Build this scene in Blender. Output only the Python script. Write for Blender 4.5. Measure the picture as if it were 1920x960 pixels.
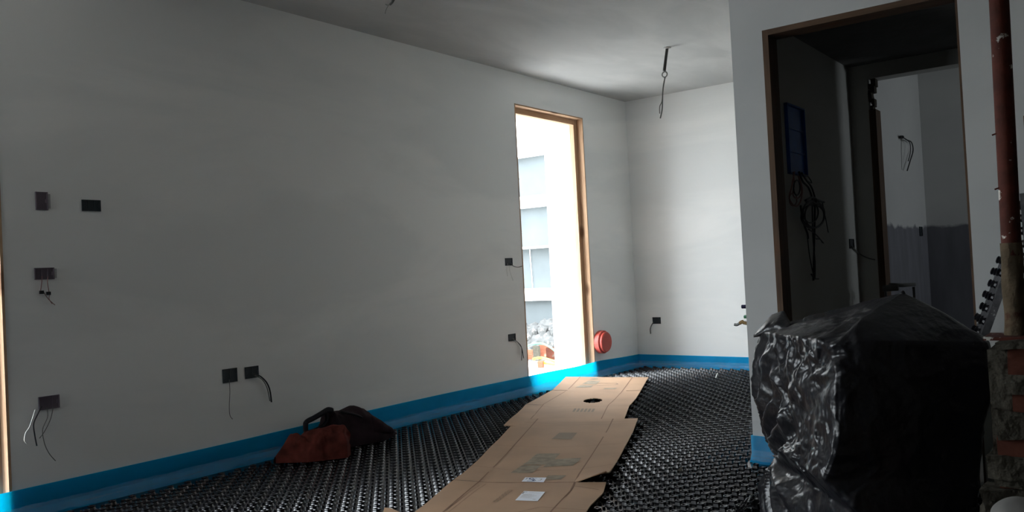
import bpy, bmesh, math, random
from math import sin, cos, pi, sqrt
from mathutils import Vector, Matrix, noise
random.seed(7)
S = bpy.context.scene
COL = S.collection
for o in list(bpy.data.objects): bpy.data.objects.remove(o)

# ------------------------------------------------------------------ camera
CW = Matrix(((0.797, 0.052, 0.602), (0.602, 0.015, -0.798), (-0.051, 0.999, -0.019)))
def _orth():
    a = Vector((1190., 30., 0.)); b = Vector((-2089., -136., 0.))
    f = sqrt(-(a.dot(b))); a.z = -f; b.z = -f
    Y = a.normalized(); X = -b.normalized(); X = (X - Y*X.dot(Y)).normalized(); Z = X.cross(Y)
    return f, Matrix((X, Y, Z))
FPX, CW = _orth()
CAMP = Vector((0, 0, 1.0))
cam = bpy.data.objects.new('camera', bpy.data.cameras.new('camera')); COL.objects.link(cam)
cam.matrix_world = Matrix.Translation(CAMP) @ CW.to_4x4()
cam.data.sensor_width = 36; cam.data.lens = FPX/1920*36; cam.data.clip_start = 0.02
S.camera = cam
def ray(x, y): return CW @ Vector((x-960., 480.-y, -FPX))
def atx(x, y, X): d = ray(x, y); return CAMP + d*(X/d.x)
def aty(x, y, Y): d = ray(x, y); return CAMP + d*(Y/d.y)
def atz(x, y, Z): d = ray(x, y); return CAMP + d*((Z-CAMP.z)/d.z)
def px(p):
    q = CW.transposed() @ (Vector(p)-CAMP)
    return (960-FPX*q.x/q.z, 480+FPX*q.y/q.z) if q.z < -.05 else (-9999, -9999)

# ------------------------------------------------------------------ sky, light, exposure
w = bpy.data.worlds.new('sky'); S.world = w; w.use_nodes = True
bg = w.node_tree.nodes['Background']
bg.inputs[0].default_value = (0.86, 0.94, 1.0, 1); bg.inputs[1].default_value = 1.0
S.view_settings.view_transform = 'Standard'; S.view_settings.look = 'None'
S.view_settings.gamma = 1.0; S.view_settings.use_curve_mapping = False
S.view_settings.exposure = 4.0
def portal(loc, sx, sy, rot):
    l = bpy.data.lights.new('daylight_portal', 'AREA'); l.shape = 'RECTANGLE'; l.size = sx; l.size_y = sy
    l.cycles.is_portal = True
    o = bpy.data.objects.new('daylight_portal', l); COL.objects.link(o); o.location = loc; o.rotation_euler = rot

# room numbers (metres; z = 0 is the top of the floor nubs)
XL, XLO = -4.154, -4.60        # left wall: room face, outer face
YB = 7.545                     # back wall
ZC = 2.67                      # ceiling
ZF = -0.02                     # base of the nubbed sheet
YP, YPB = 4.103, 4.223         # partition with doorway
XE = -1.632                    # free end of the partition
XR, YR = 1.6, -2.2             # right wall, rear wall
XC = -1.50                     # corridor left wall
Y2, Y2B = 5.742, 5.862         # wall with the bathroom doorway
ZCC = 2.225                    # corridor ceiling
D1 = (5.646, 6.712, 2.408)     # far french-door opening (y0, y1, top)
D2 = (0.42, 1.663, 2.408)     # near opening
ZS = 0.0                     # sill
WR = (-3.95, -3.4, 1.2, 2.4)    # unseen rear opening added to brighten the left wall: x0,x1,z0,z1
WB = (6.45, 6.95, 1.1, 1.7)    # bathroom window y0,y1,z0,z1 in the right wall
portal((XLO-.01, (D1[0]+D1[1])/2, (D1[2]+ZS)/2), D1[2]-ZS, D1[1]-D1[0], (0, -pi/2, 0))
portal((XLO-.01, (D2[0]+D2[1])/2, (D2[2]+ZS)/2), D2[2]-ZS, D2[1]-D2[0], (0, -pi/2, 0))
portal(((WR[0]+WR[1])/2, YR-.21, (WR[2]+WR[3])/2), WR[1]-WR[0], WR[3]-WR[2], (pi/2, 0, 0))
portal((XR+.21, (WB[0]+WB[1])/2, (WB[2]+WB[3])/2), WB[3]-WB[2], WB[1]-WB[0], (0, pi/2, 0))

# ------------------------------------------------------------------ materials
def mat(name, col, rough=.8, spec=.3, metal=0., bump=None, mottle=None, mix=None, alpha=None, trans=None):
    """bump=(scale,strength,dist,detail); mottle=(scale,amount); mix=(colour,scale,threshold,soft)"""
    m = bpy.data.materials.new(name); m.use_nodes = True
    nt = m.node_tree; b = nt.nodes['Principled BSDF']; N = nt.nodes.new; L = nt.links.new
    b.inputs['Roughness'].default_value = rough; b.inputs['Specular IOR Level'].default_value = spec
    b.inputs['Metallic'].default_value = metal
    tc = N('ShaderNodeTexCoord').outputs['Object']
    c = N('ShaderNodeRGB'); c.outputs[0].default_value = (*col, 1); out = c.outputs[0]
    if mix:
        n = N('ShaderNodeTexNoise'); n.inputs['Scale'].default_value = mix[1]; n.inputs['Detail'].default_value = 6
        n.inputs['Roughness'].default_value = .65; L(tc, n.inputs['Vector'])
        r = N('ShaderNodeMapRange'); r.inputs[1].default_value = mix[2]; r.inputs[2].default_value = mix[2]+mix[3]
        L(n.outputs[0], r.inputs[0])
        x = N('ShaderNodeMix'); x.data_type = 'RGBA'; L(r.outputs[0], x.inputs[0]); L(out, x.inputs[6]); x.inputs[7].default_value = (*mix[0], 1)
        out = x.outputs[2]
    if mottle:
        n = N('ShaderNodeTexNoise'); n.inputs['Scale'].default_value = mottle[0]; n.inputs['Detail'].default_value = 5; L(tc, n.inputs['Vector'])
        r = N('ShaderNodeMapRange'); r.inputs[1].default_value = .3; r.inputs[2].default_value = .7
        r.inputs[3].default_value = 1-mottle[1]; r.inputs[4].default_value = 1+mottle[1]; L(n.outputs[0], r.inputs[0])
        x = N('ShaderNodeVectorMath'); x.operation = 'SCALE'; L(out, x.inputs[0]); L(r.outputs[0], x.inputs['Scale']); out = x.outputs[0]
    L(out, b.inputs['Base Color'])
    if bump:
        n = N('ShaderNodeTexNoise'); n.inputs['Scale'].default_value = bump[0]; n.inputs['Detail'].default_value = bump[3] if len(bump) > 3 else 4
        L(tc, n.inputs['Vector'])
        bp = N('ShaderNodeBump'); bp.inputs['Strength'].default_value = bump[1]; bp.inputs['Distance'].default_value = bump[2]
        L(n.outputs[0], bp.inputs['Height']); L(bp.outputs[0], b.inputs['Normal'])
    if alpha is not None: b.inputs['Alpha'].default_value = alpha
    if trans is not None: b.inputs['Transmission Weight'].default_value = trans
    return m

def wood_mat(name, c1, c2, axis=2, knots=True):
    m = bpy.data.materials.new(name); m.use_nodes = True
    nt = m.node_tree; b = nt.nodes['Principled BSDF']; N = nt.nodes.new; L = nt.links.new
    b.inputs['Roughness'].default_value = .65; b.inputs['Specular IOR Level'].default_value = .25
    tc = N('ShaderNodeTexCoord'); mp = N('ShaderNodeMapping'); L(tc.outputs['Object'], mp.inputs[0])
    sc = [14, 14, 14]; sc[axis] = .9; mp.inputs['Scale'].default_value = sc
    n = N('ShaderNodeTexNoise'); n.inputs['Scale'].default_value = 3; n.inputs['Detail'].default_value = 8; n.inputs['Distortion'].default_value = .6
    L(mp.outputs[0], n.inputs['Vector'])
    x = N('ShaderNodeMix'); x.data_type = 'RGBA'; x.inputs[6].default_value = (*c1, 1); x.inputs[7].default_value = (*c2, 1)
    r = N('ShaderNodeMapRange'); r.inputs[1].default_value = .35; r.inputs[2].default_value = .65; L(n.outputs[0], r.inputs[0]); L(r.outputs[0], x.inputs[0])
    out = x.outputs[2]
    if knots:
        mk = N('ShaderNodeMapping'); s2 = [6, 6, 6]; s2[axis] = 2.6; mk.inputs['Scale'].default_value = s2; L(tc.outputs['Object'], mk.inputs[0])
        v = N('ShaderNodeTexVoronoi'); v.inputs['Scale'].default_value = 1.; L(mk.outputs[0], v.inputs['Vector'])
        r2 = N('ShaderNodeMapRange'); r2.inputs[1].default_value = .10; r2.inputs[2].default_value = .2; r2.inputs[3].default_value = .75; r2.inputs[4].default_value = 0
        L(v.outputs['Distance'], r2.inputs[0])
        y = N('ShaderNodeMix'); y.data_type = 'RGBA'; L(r2.outputs[0], y.inputs[0]); L(out, y.inputs[6]); y.inputs[7].default_value = (.12, .05, .02, 1); out = y.outputs[2]
    L(out, b.inputs['Base Color'])
    return m

def plaster_mat(name, base, patch, low=None, msc=(.55, .55, 1.3), lo=.4, hi=.62):
    """skimmed plaster: broad trowel clouds, a faint horizontal join and fine grain"""
    m = bpy.data.materials.new(name); m.use_nodes = True
    nt = m.node_tree; b = nt.nodes['Principled BSDF']; N = nt.nodes.new; L = nt.links.new
    b.inputs['Roughness'].default_value = .9; b.inputs['Specular IOR Level'].default_value = .15
    tc = N('ShaderNodeTexCoord')
    mp = N('ShaderNodeMapping'); mp.inputs['Scale'].default_value = msc; L(tc.outputs['Object'], mp.inputs[0])
    n = N('ShaderNodeTexNoise'); n.inputs['Scale'].default_value = 1.1; n.inputs['Detail'].default_value = 7; n.inputs['Roughness'].default_value = .55; n.inputs['Distortion'].default_value = .5
    L(mp.outputs[0], n.inputs['Vector'])
    r = N('ShaderNodeMapRange'); r.inputs[1].default_value = lo; r.inputs[2].default_value = hi; L(n.outputs[0], r.inputs[0])
    x = N('ShaderNodeMix'); x.data_type = 'RGBA'; L(r.outputs[0], x.inputs[0]); x.inputs[6].default_value = (*base, 1); x.inputs[7].default_value = (*patch, 1)
    out = x.outputs[2]
    if low:   # (z, colour, raggedness): grey waterproofing / old render below a ragged line
        sp = N('ShaderNodeSeparateXYZ'); L(tc.outputs['Object'], sp.inputs[0])
        n3 = N('ShaderNodeTexNoise'); n3.inputs['Scale'].default_value = 5; n3.inputs['Detail'].default_value = 4; L(tc.outputs['Object'], n3.inputs['Vector'])
        a = N('ShaderNodeMath'); a.operation = 'MULTIPLY_ADD'; L(n3.outputs[0], a.inputs[0]); a.inputs[1].default_value = low[2]; L(sp.outputs[2], a.inputs[2])
        r3 = N('ShaderNodeMapRange'); r3.inputs[1].default_value = low[0]+low[2]*.5-.01; r3.inputs[2].default_value = low[0]+low[2]*.5+.012; L(a.outputs[0], r3.inputs[0])
        y = N('ShaderNodeMix'); y.data_type = 'RGBA'; L(r3.outputs[0], y.inputs[0]); L(out, y.inputs[7])
        n4 = N('ShaderNodeTexNoise'); n4.inputs['Scale'].default_value = 7; n4.inputs['Detail'].default_value = 6
        m4 = N('ShaderNodeMapping'); m4.inputs['Scale'].default_value = (1.6, 1.6, .35); L(tc.outputs['Object'], m4.inputs[0]); L(m4.outputs[0], n4.inputs['Vector'])
        z = N('ShaderNodeMix'); z.data_type = 'RGBA'; L(n4.outputs[0], z.inputs[0]); z.inputs[6].default_value = (*low[1], 1); z.inputs[7].default_value = (*[c*1.9 for c in low[1]], 1)
        L(z.outputs[2], y.inputs[6]); out = y.outputs[2]
    L(out, b.inputs['Base Color'])
    n2 = N('ShaderNodeTexNoise'); n2.inputs['Scale'].default_value = 9; n2.inputs['Detail'].default_value = 9; L(tc.outputs['Object'], n2.inputs['Vector'])
    bp = N('ShaderNodeBump'); bp.inputs['Strength'].default_value = .25; bp.inputs['Distance'].default_value = .006; L(n2.outputs[0], bp.inputs['Height']); L(bp.outputs[0], b.inputs['Normal'])
    return m

M = {}
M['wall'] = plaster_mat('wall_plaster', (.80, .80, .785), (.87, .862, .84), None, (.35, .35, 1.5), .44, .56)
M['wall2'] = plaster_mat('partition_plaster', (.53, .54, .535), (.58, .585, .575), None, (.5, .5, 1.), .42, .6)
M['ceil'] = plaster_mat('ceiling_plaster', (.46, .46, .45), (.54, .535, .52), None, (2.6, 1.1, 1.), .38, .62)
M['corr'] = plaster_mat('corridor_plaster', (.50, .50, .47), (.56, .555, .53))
M['bouncecut'] = mat('bounce_cutting_dark', (.13, .12, .10), .95, bump=(12, .5, .01), mottle=(3, .2))  # dark finish put on the unseen right and rear walls to cut bounced light
M['dark'] = mat('dark_grey_render', (.16, .16, .155), .95, bump=(20, .5, .01), mottle=(3, .2))  # dark grey of the corridor ceiling and the trestle
M['bath'] = plaster_mat('bathroom_plaster', (.60, .60, .59), (.66, .66, .64), (1.19, (.13, .13, .145), .12))
M['reveal'] = mat('reveal_plaster', (.84, .80, .77), .9, bump=(14, .3, .004), mottle=(2, .03))
M['foam'] = mat('blue_foam', (.008, .36, .70), .5, .18, bump=(30, .15, .004), mottle=(8, .08))
def foam_translucent(m):
    nt = m.node_tree; b = nt.nodes['Principled BSDF']; out = nt.nodes['Material Output']
    t = nt.nodes.new('ShaderNodeBsdfTranslucent'); t.inputs[0].default_value = (.01, .80, .95, 1)
    x = nt.nodes.new('ShaderNodeMixShader'); x.inputs[0].default_value = .5
    nt.links.new(b.outputs[0], x.inputs[1]); nt.links.new(t.outputs[0], x.inputs[2]); nt.links.new(x.outputs[0], out.inputs[0])
foam_translucent(M['foam'])
M['nub'] = mat('black_moulded_plastic', (.009, .009, .012), .23, .62, mottle=(4, .25))
M['slab'] = mat('screed', (.2, .19, .18), .95, mottle=(3, .2))
M['pine'] = wood_mat('pine_timber', (.40, .245, .145), (.52, .34, .215), 2)
M['pineh'] = wood_mat('pine_timber_header', (.40, .245, .145), (.52, .34, .215), 1)
M['pine_dark'] = wood_mat('brown_timber', (.075, .045, .028), (.12, .07, .04), 2)
M['pine_darkh'] = wood_mat('brown_timber_header', (.075, .045, .028), (.12, .07, .04), 0)
M['box'] = mat('black_back_box', (.022, .03, .036), .55, .4)
M['filler'] = mat('grey_filler', (.42, .42, .42), .9)
M['box_hazed'] = mat('hazed_back_box', (.15, .12, .15), .6, .35)  # haze at the left edge painted into the box colour as purple-grey
M['wire_grey'] = mat('grey_wire', (.12, .12, .11), .5)
M['wire_black'] = mat('black_wire', (.015, .015, .018), .45, .4)
M['wire_white'] = mat('white_wire', (.7, .7, .66), .5)
M['wire_pink'] = mat('pinkish_wire', (.25, .12, .11), .5)
M['conduit'] = mat('dark_conduit', (.035, .035, .033), .5, .4)
M['steel'] = mat('dull_steel', (.28, .28, .27), .45, metal=.7)
M['red'] = mat('red_plastic', (.50, .07, .05), .4, .4, mottle=(12, .1))
M['blue'] = mat('blue_plastic', (.012, .09, .36), .5, .4, mottle=(6, .3))
M['bag'] = mat('black_bin_liner', (.010, .010, .013), .32, .5, bump=(60, .3, .006, 2))
M['rust'] = mat('rusty_steel', (.075, .016, .009), .75, .3, metal=.1, bump=(60, .5, .003), mottle=(25, .35), mix=((.55, .52, .47), 17, .60, .03))
M['cement'] = mat('cement_crust', (.095, .07, .043), .95, bump=(45, .8, .008), mottle=(14, .35), mix=((.05, .015, .009), 9, .56, .08))
M['brick'] = mat('red_clay_brick', (.085, .026, .016), .9, .2, bump=(50, .5, .004), mottle=(14, .25), mix=((.08, .07, .055), 9, .60, .07))
M['brick_bright'] = mat('orange_clay_brick', (.26, .085, .05), .9, .2, mottle=(10, .2), mix=((.35, .27, .2), 8, .55, .1))
M['mortar'] = mat('old_mortar', (.062, .056, .044), .98, .1, bump=(22, 1., .02), mottle=(7, .3))
M['eps'] = mat('grey_polystyrene', (.10, .10, .105), .9, .2, bump=(90, .6, .003), mottle=(30, .3), mix=((.28, .28, .28), 40, .6, .05))
M['white_ext'] = mat('white_render', (.84, .84, .83), .9)
M['grey_ext'] = mat('pale_grey_render', (.085, .096, .10), .9, mottle=(2.2, .1))
M['ground'] = mat('dusty_ground', (.45, .42, .38), .95, mottle=(3, .1))
M['rubble'] = mat('grey_rubble', (.07, .07, .068), .95, bump=(12, .8, .03), mottle=(9, .4), mix=((.25, .25, .24), 7, .6, .05))
M['hose_y'] = mat('yellow_hose', (.5, .36, .03), .5)
M['hose_g'] = mat('green_hose', (.08, .3, .16), .5)
M['coil'] = mat('pink_coil', (.40, .10, .12), .5)
M['pack'] = mat('dark_maroon_fabric', (.020, .010, .013), .85, .2, bump=(60, .5, .004), mottle=(7, .3))
M['strap'] = mat('black_strap', (.008, .008, .012), .7, .25)
M['orange'] = mat('rust_orange_fabric', (.10, .022, .016), .85, .15, mottle=(14, .5), bump=(40, .5, .004))
M['paper'] = mat('white_paper_label', (.78, .80, .86), .6)
M['ink'] = mat('dark_print_ink', (.05, .05, .06), .7)
M['ink_blue'] = mat('blue_print_ink', (.05, .07, .2), .7)
M['ink_pale'] = mat('faint_print_ink', (.26, .19, .13), .8)
M['ink_green'] = mat('grey_green_print', (.275, .22, .155), .8, mottle=(25, .25))
M['copper'] = mat('brass_fitting', (.33, .22, .10), .5, metal=.4)
M['navy'] = mat('dark_navy_cap', (.02, .02, .06), .45)
M['lump'] = mat('pale_plaster_lump', (.16, .155, .145), .95, bump=(12, .5, .01), mottle=(6, .2))
def cardboard():
    m = bpy.data.materials.new('corrugated_cardboard'); m.use_nodes = True
    nt = m.node_tree; b = nt.nodes['Principled BSDF']; N = nt.nodes.new; L = nt.links.new
    b.inputs['Roughness'].default_value = .8; b.inputs['Specular IOR Level'].default_value = .2
    tc = N('ShaderNodeTexCoord')
    n = N('ShaderNodeTexNoise'); n.inputs['Scale'].default_value = 3.2; n.inputs['Detail'].default_value = 7; L(tc.outputs['Object'], n.inputs['Vector'])
    r = N('ShaderNodeMapRange'); r.inputs[1].default_value = .35; r.inputs[2].default_value = .68; L(n.outputs[0], r.inputs[0])
    x = N('ShaderNodeMix'); x.data_type = 'RGBA'; L(r.outputs[0], x.inputs[0]); x.inputs[6].default_value = (.47, .30, .19, 1); x.inputs[7].default_value = (.40, .26, .17, 1)
    wv = N('ShaderNodeTexWave'); wv.inputs['Scale'].default_value = 38; wv.inputs['Distortion'].default_value = .4; mp = N('ShaderNodeMapping'); mp.inputs['Rotation'].default_value = (0, 0, .95)
    L(tc.outputs['Object'], mp.inputs[0]); L(mp.outputs[0], wv.inputs['Vector'])
    bp = N('ShaderNodeBump'); bp.inputs['Strength'].default_value = .12; bp.inputs['Distance'].default_value = .001; L(wv.outputs[0], bp.inputs['Height'])
    L(x.outputs[2], b.inputs['Base Color']); L(bp.outputs[0], b.inputs['Normal'])
    return m
M['card'] = cardboard()
M['crease'] = mat('cardboard_crease', (.25, .14, .09), .85)
def film():
    m = bpy.data.materials.new('clear_film'); m.use_nodes = True
    nt = m.node_tree; b = nt.nodes['Principled BSDF']; N = nt.nodes.new; L = nt.links.new
    b.inputs['Base Color'].default_value = (.75, .8, .85, 1); b.inputs['Roughness'].default_value = .18; b.inputs['Specular IOR Level'].default_value = .9
    b.inputs['Alpha'].default_value = .07
    tc = N('ShaderNodeTexCoord'); n = N('ShaderNodeTexNoise'); n.inputs['Scale'].default_value = 22; n.inputs['Detail'].default_value = 4; L(tc.outputs['Object'], n.inputs['Vector'])
    bp = N('ShaderNodeBump'); bp.inputs['Strength'].default_value = .8; bp.inputs['Distance'].default_value = .02; L(n.outputs[0], bp.inputs['Height']); L(bp.outputs[0], b.inputs['Normal'])
    return m
M['film'] = film()

# ------------------------------------------------------------------ builders
class MB:
    def __init__(s): s.v = []; s.f = []
    def add(s, vs, fs):
        k = len(s.v); s.v += [tuple(p) for p in vs]; s.f += [tuple(i+k for i in f) for f in fs]; return s
    def box(s, a, b):
        x0, y0, z0 = [min(p, q) for p, q in zip(a, b)]; x1, y1, z1 = [max(p, q) for p, q in zip(a, b)]
        return s.add([(x0,y0,z0),(x1,y0,z0),(x1,y1,z0),(x0,y1,z0),(x0,y0,z1),(x1,y0,z1),(x1,y1,z1),(x0,y1,z1)],
                     [(0,3,2,1),(4,5,6,7),(0,1,5,4),(1,2,6,5),(2,3,7,6),(3,0,4,7)])
    def tube(s, pts, r, n=8, smooth=6):
        pts = [Vector(p) for p in pts]
        if smooth and len(pts) > 2: pts = catmull(pts, smooth)
        rs = r if isinstance(r, (list, tuple)) else [r]*len(pts)
        if len(rs) != len(pts): rs = [rs[0]+(rs[-1]-rs[0])*i/(len(pts)-1) for i in range(len(pts))]
        vs = []; up = None
        for i, p in enumerate(pts):
            t = (pts[min(i+1, len(pts)-1)]-pts[max(i-1, 0)]).normalized()
            if up is None: up = t.orthogonal().normalized()
            up = (up - t*up.dot(t)).normalized(); sd = t.cross(up)
            vs += [p + (up*cos(2*pi*k/n)+sd*sin(2*pi*k/n))*rs[i] for k in range(n)]
        fs = [(i*n+k, i*n+(k+1) % n, (i+1)*n+(k+1) % n, (i+1)*n+k) for i in range(len(pts)-1) for k in range(n)]
        fs += [tuple(range(n))[::-1], tuple((len(pts)-1)*n+k for k in range(n))]
        return s.add(vs, fs)
    def lathe(s, prof, origin=(0,0,0), axis=(0,0,1), n=24, cap=True):
        ax = Vector(axis).normalized(); a = ax.orthogonal().normalized(); b = ax.cross(a); o = Vector(origin); vs = []
        for r, h in prof: vs += [o+ax*h+(a*cos(2*pi*k/n)+b*sin(2*pi*k/n))*r for k in range(n)]
        fs = [(i*n+k, i*n+(k+1) % n, (i+1)*n+(k+1) % n, (i+1)*n+k) for i in range(len(prof)-1) for k in range(n)]
        if cap: fs += [tuple(range(n))[::-1], tuple((len(prof)-1)*n+k for k in range(n))]
        return s.add(vs, fs)
    def grid(s, fn, nu, nv, closed=False):
        vs = [fn(i/nu if closed else i/(nu-1), j/(nv-1)) for j in range(nv) for i in range(nu)]
        m = nu if closed else nu-1
        return s.add(vs, [(j*nu+i, j*nu+(i+1) % nu, (j+1)*nu+(i+1) % nu, (j+1)*nu+i) for j in range(nv-1) for i in range(m)])
    def build(s, name, m, parent=None, smooth=False, bevel=0, **kw):
        me = bpy.data.meshes.new(name); me.from_pydata(s.v, [], s.f); me.update()
        me.materials.append(M[m])
        if smooth: me.polygons.foreach_set('use_smooth', [True]*len(me.polygons))
        o = bpy.data.objects.new(name, me); COL.objects.link(o)
        if bevel:
            bm = bmesh.new(); bm.from_mesh(me); bmesh.ops.bevel(bm, geom=[e for e in bm.edges], offset=bevel, segments=2, affect='EDGES', profile=.6); bm.to_mesh(me); bm.free()
        if parent:
            o.parent = parent; o.matrix_parent_inverse = Matrix.Translation(-parent.location) if parent.type == 'EMPTY' or parent.location.length else Matrix()
        tag(o, **kw); return o
def catmull(P, n):
    out = []
    for i in range(len(P)-1):
        a = P[max(i-1, 0)]; b = P[i]; c = P[i+1]; d = P[min(i+2, len(P)-1)]
        for k in range(n):
            t = k/n; out.append(.5*((2*b)+(c-a)*t+(2*a-5*b+4*c-d)*t*t+(3*b-a-3*c+d)*t**3))
    out.append(P[-1]); return out
def tag(o, label=None, cat=None, group=None, kind=None):
    if label: o['label'] = label
    if cat: o['category'] = cat
    if group: o['group'] = group
    if kind: o['kind'] = kind
    return o
def empty(name, loc, label, cat, group=None, kind=None):
    o = bpy.data.objects.new(name, None); o.empty_display_size = .05; COL.objects.link(o); o.location = loc
    return tag(o, label, cat, group, kind)
def wall_x(mb, x0, x1, y0, y1, z0, z1, hole=None):        # wall running along y with rectangular holes (ya,yb,za,zb)
    holes = sorted(hole or []); y = y0
    for (a, b, c, d) in holes:
        mb.box((x0, y, z0), (x1, a, z1))
        if c > z0: mb.box((x0, a, z0), (x1, b, c))
        if d < z1: mb.box((x0, a, d), (x1, b, z1))
        y = b
    mb.box((x0, y, z0), (x1, y1, z1)); return mb
def wall_y(mb, y0, y1, x0, x1, z0, z1, hole=None):
    holes = sorted(hole or []); x = x0
    for (a, b, c, d) in holes:
        mb.box((x, y0, z0), (a, y1, z1))
        if c > z0: mb.box((a, y0, z0), (b, y1, c))
        if d < z1: mb.box((a, y0, d), (b, y1, z1))
        x = b
    mb.box((x, y0, z0), (x1, y1, z1)); return mb
st = dict(kind='structure')

# ------------------------------------------------------------------ shell
floor = MB().box((XLO+.0, YR, -.2), (XR, YB+.1, ZF-.003)).build('floor', 'slab', label='black nubbed underfloor heating sheet covering the whole floor', cat='floor', **st)
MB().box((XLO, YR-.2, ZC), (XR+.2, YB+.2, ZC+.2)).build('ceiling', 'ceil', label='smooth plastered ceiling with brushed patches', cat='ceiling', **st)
wl = wall_x(MB(), XLO, XL, YR-.2, YB+.2, -.2, ZC, [(D2[0], D2[1], ZS, D2[2]), (D1[0], D1[1], ZS, D1[2])]).build('wall_left', 'wall', label='long plastered wall with two tall openings', cat='wall', **st)
wall_y(MB(), YB, YB+.2, XL, XR+.2, -.2, ZC).build('wall_back', 'wall', label='plastered end wall beyond the far opening', cat='wall', **st)
DP = (-1.469, -0.603, 2.134)
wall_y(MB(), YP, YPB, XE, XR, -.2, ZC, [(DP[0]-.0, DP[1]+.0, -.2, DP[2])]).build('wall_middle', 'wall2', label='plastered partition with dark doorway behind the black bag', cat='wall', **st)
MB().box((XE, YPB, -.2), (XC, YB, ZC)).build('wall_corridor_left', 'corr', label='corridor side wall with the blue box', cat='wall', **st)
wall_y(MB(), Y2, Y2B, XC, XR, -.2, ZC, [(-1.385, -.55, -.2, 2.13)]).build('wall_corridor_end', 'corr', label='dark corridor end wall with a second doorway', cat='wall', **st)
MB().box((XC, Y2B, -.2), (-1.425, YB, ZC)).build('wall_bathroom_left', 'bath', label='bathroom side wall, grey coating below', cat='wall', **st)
MB().box((-1.425, YB-.02, -.2), (XR, YB, ZC)).build('wall_bathroom_back', 'bath', label='bathroom far wall, dark coating below', cat='wall', **st)
wall_x(MB(), XR, XR+.2, YR-.2, YB+.2, -.2, ZC, [(WB[0], WB[1], WB[2], WB[3])]).build('wall_right', 'bouncecut', cat='wall', label='right side wall out of view', **st)
wall_y(MB(), YR-.2, YR, XL, XR, -.2, ZC, [WR]).build('wall_rear', 'bouncecut', cat='wall', label='rear wall behind the viewer', **st)
MB().box((XC, YPB, ZCC), (XR, Y2, ZC)).build('ceiling_corridor', 'dark', cat='ceiling', label='low dark corridor ceiling', **st)
# white plaster reveals lining the openings (thin skins inside the wall thickness)
for k, (a, b, t) in enumerate((D1, D2)):
    r = MB(); e = .004; xi = -4.225
    r.box((XLO-.004, b-e, ZS), (xi, b+.0, t)).box((XLO-.004, a, ZS), (xi, a+e, t)).box((XLO-.004, a, t-e-.012), (xi, b, t))
    r.box((XLO-.15, a, ZS), (XL+.001, b, ZS+.012))
    r.build('trim_%d' % (k+1), 'reveal', label='white plaster reveal around the opening', cat='reveal', **st)

# timber frames: an outer lining board and a stop set back from the wall face
def timber_frame(num, a, b, t, label):
    root = empty('door_%d' % num, (XL, (a+b)/2, ZS), label, 'door frame', kind='structure')
    d0, d1, wd = XL+.002, XL-.062, .068
    for s, y in ((-1, b), (1, a)):
        mb = MB().box((d0, y, ZS+.013), (d1, y+s*.012, t)); mb.build('lining_board', 'pine', root)
        MB().box((d1, y, ZS+.013), (d1-.045, y+s*wd, t)).build('jamb', 'pine', root)
    MB().box((d0, a, t), (d1, b, t-.012)).build('header_lining', 'pineh', root)
    MB().box((d1, a+wd, t), (d1-.045, b-wd, t-.062)).build('header', 'pineh', root)
    return root
timber_frame(1, *D1, 'pine timber frame of the tall opening in the long left wall')
timber_frame(2, *D2, 'pine timber frame at the extreme left edge of the view')
r3 = empty('door_3', (DP[0], YP, 0), 'brown timber lining of the doorway behind the black bag', 'door frame', kind='structure')
MB().box((DP[0]-.001, YP-.001, ZF), (DP[0]+.028, YPB+.001, DP[2]+.001)).build('jamb', 'pine_dark', r3)
MB().box((DP[1]+.001, YP+.02, ZF), (DP[1]-.012, YPB-.0, DP[2]+.001)).build('jamb', 'pine_dark', r3)
MB().box((DP[0]+.028, YP-.001, DP[2]+.001), (DP[1]-.012, YPB+.001, DP[2]-.027)).build('header', 'pine_darkh', r3)
r4 = empty('door_4', (-1.385, Y2, 0), 'timber jamb of the bathroom doorway with broken plaster at its top', 'door frame', kind='structure')
MB().box((-1.386, Y2-.003, ZF), (-1.345, Y2B, 1.93)).build('jamb', 'pine_dark', r4)
mb = MB()
for i in range(9):
    x, z = -1.386+random.uniform(0, .035), 1.94+.02*i; s = random.uniform(.012, .026)
    mb.box((x, Y2-.006-s*.4, z-s), (x+s*1.2, Y2+.05, z+s))
mb.build('broken_plaster', 'mortar', r4, bevel=.003)

# bathroom window (never seen directly): plain frame; the added rear opening has none
y0, y1, z0, z1 = WB
MB().box((XR+.06, y0, z0), (XR+.12, y0+.05, z1)).box((XR+.06, y1-.05, z0), (XR+.12, y1, z1)).box((XR+.06, y0, z0), (XR+.12, y1, z0+.05)).box((XR+.06, y0, z1-.05), (XR+.12, y1, z1)).build('window_1', 'white_ext', label='bathroom window frame out of view', cat='window', **st)

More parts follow.
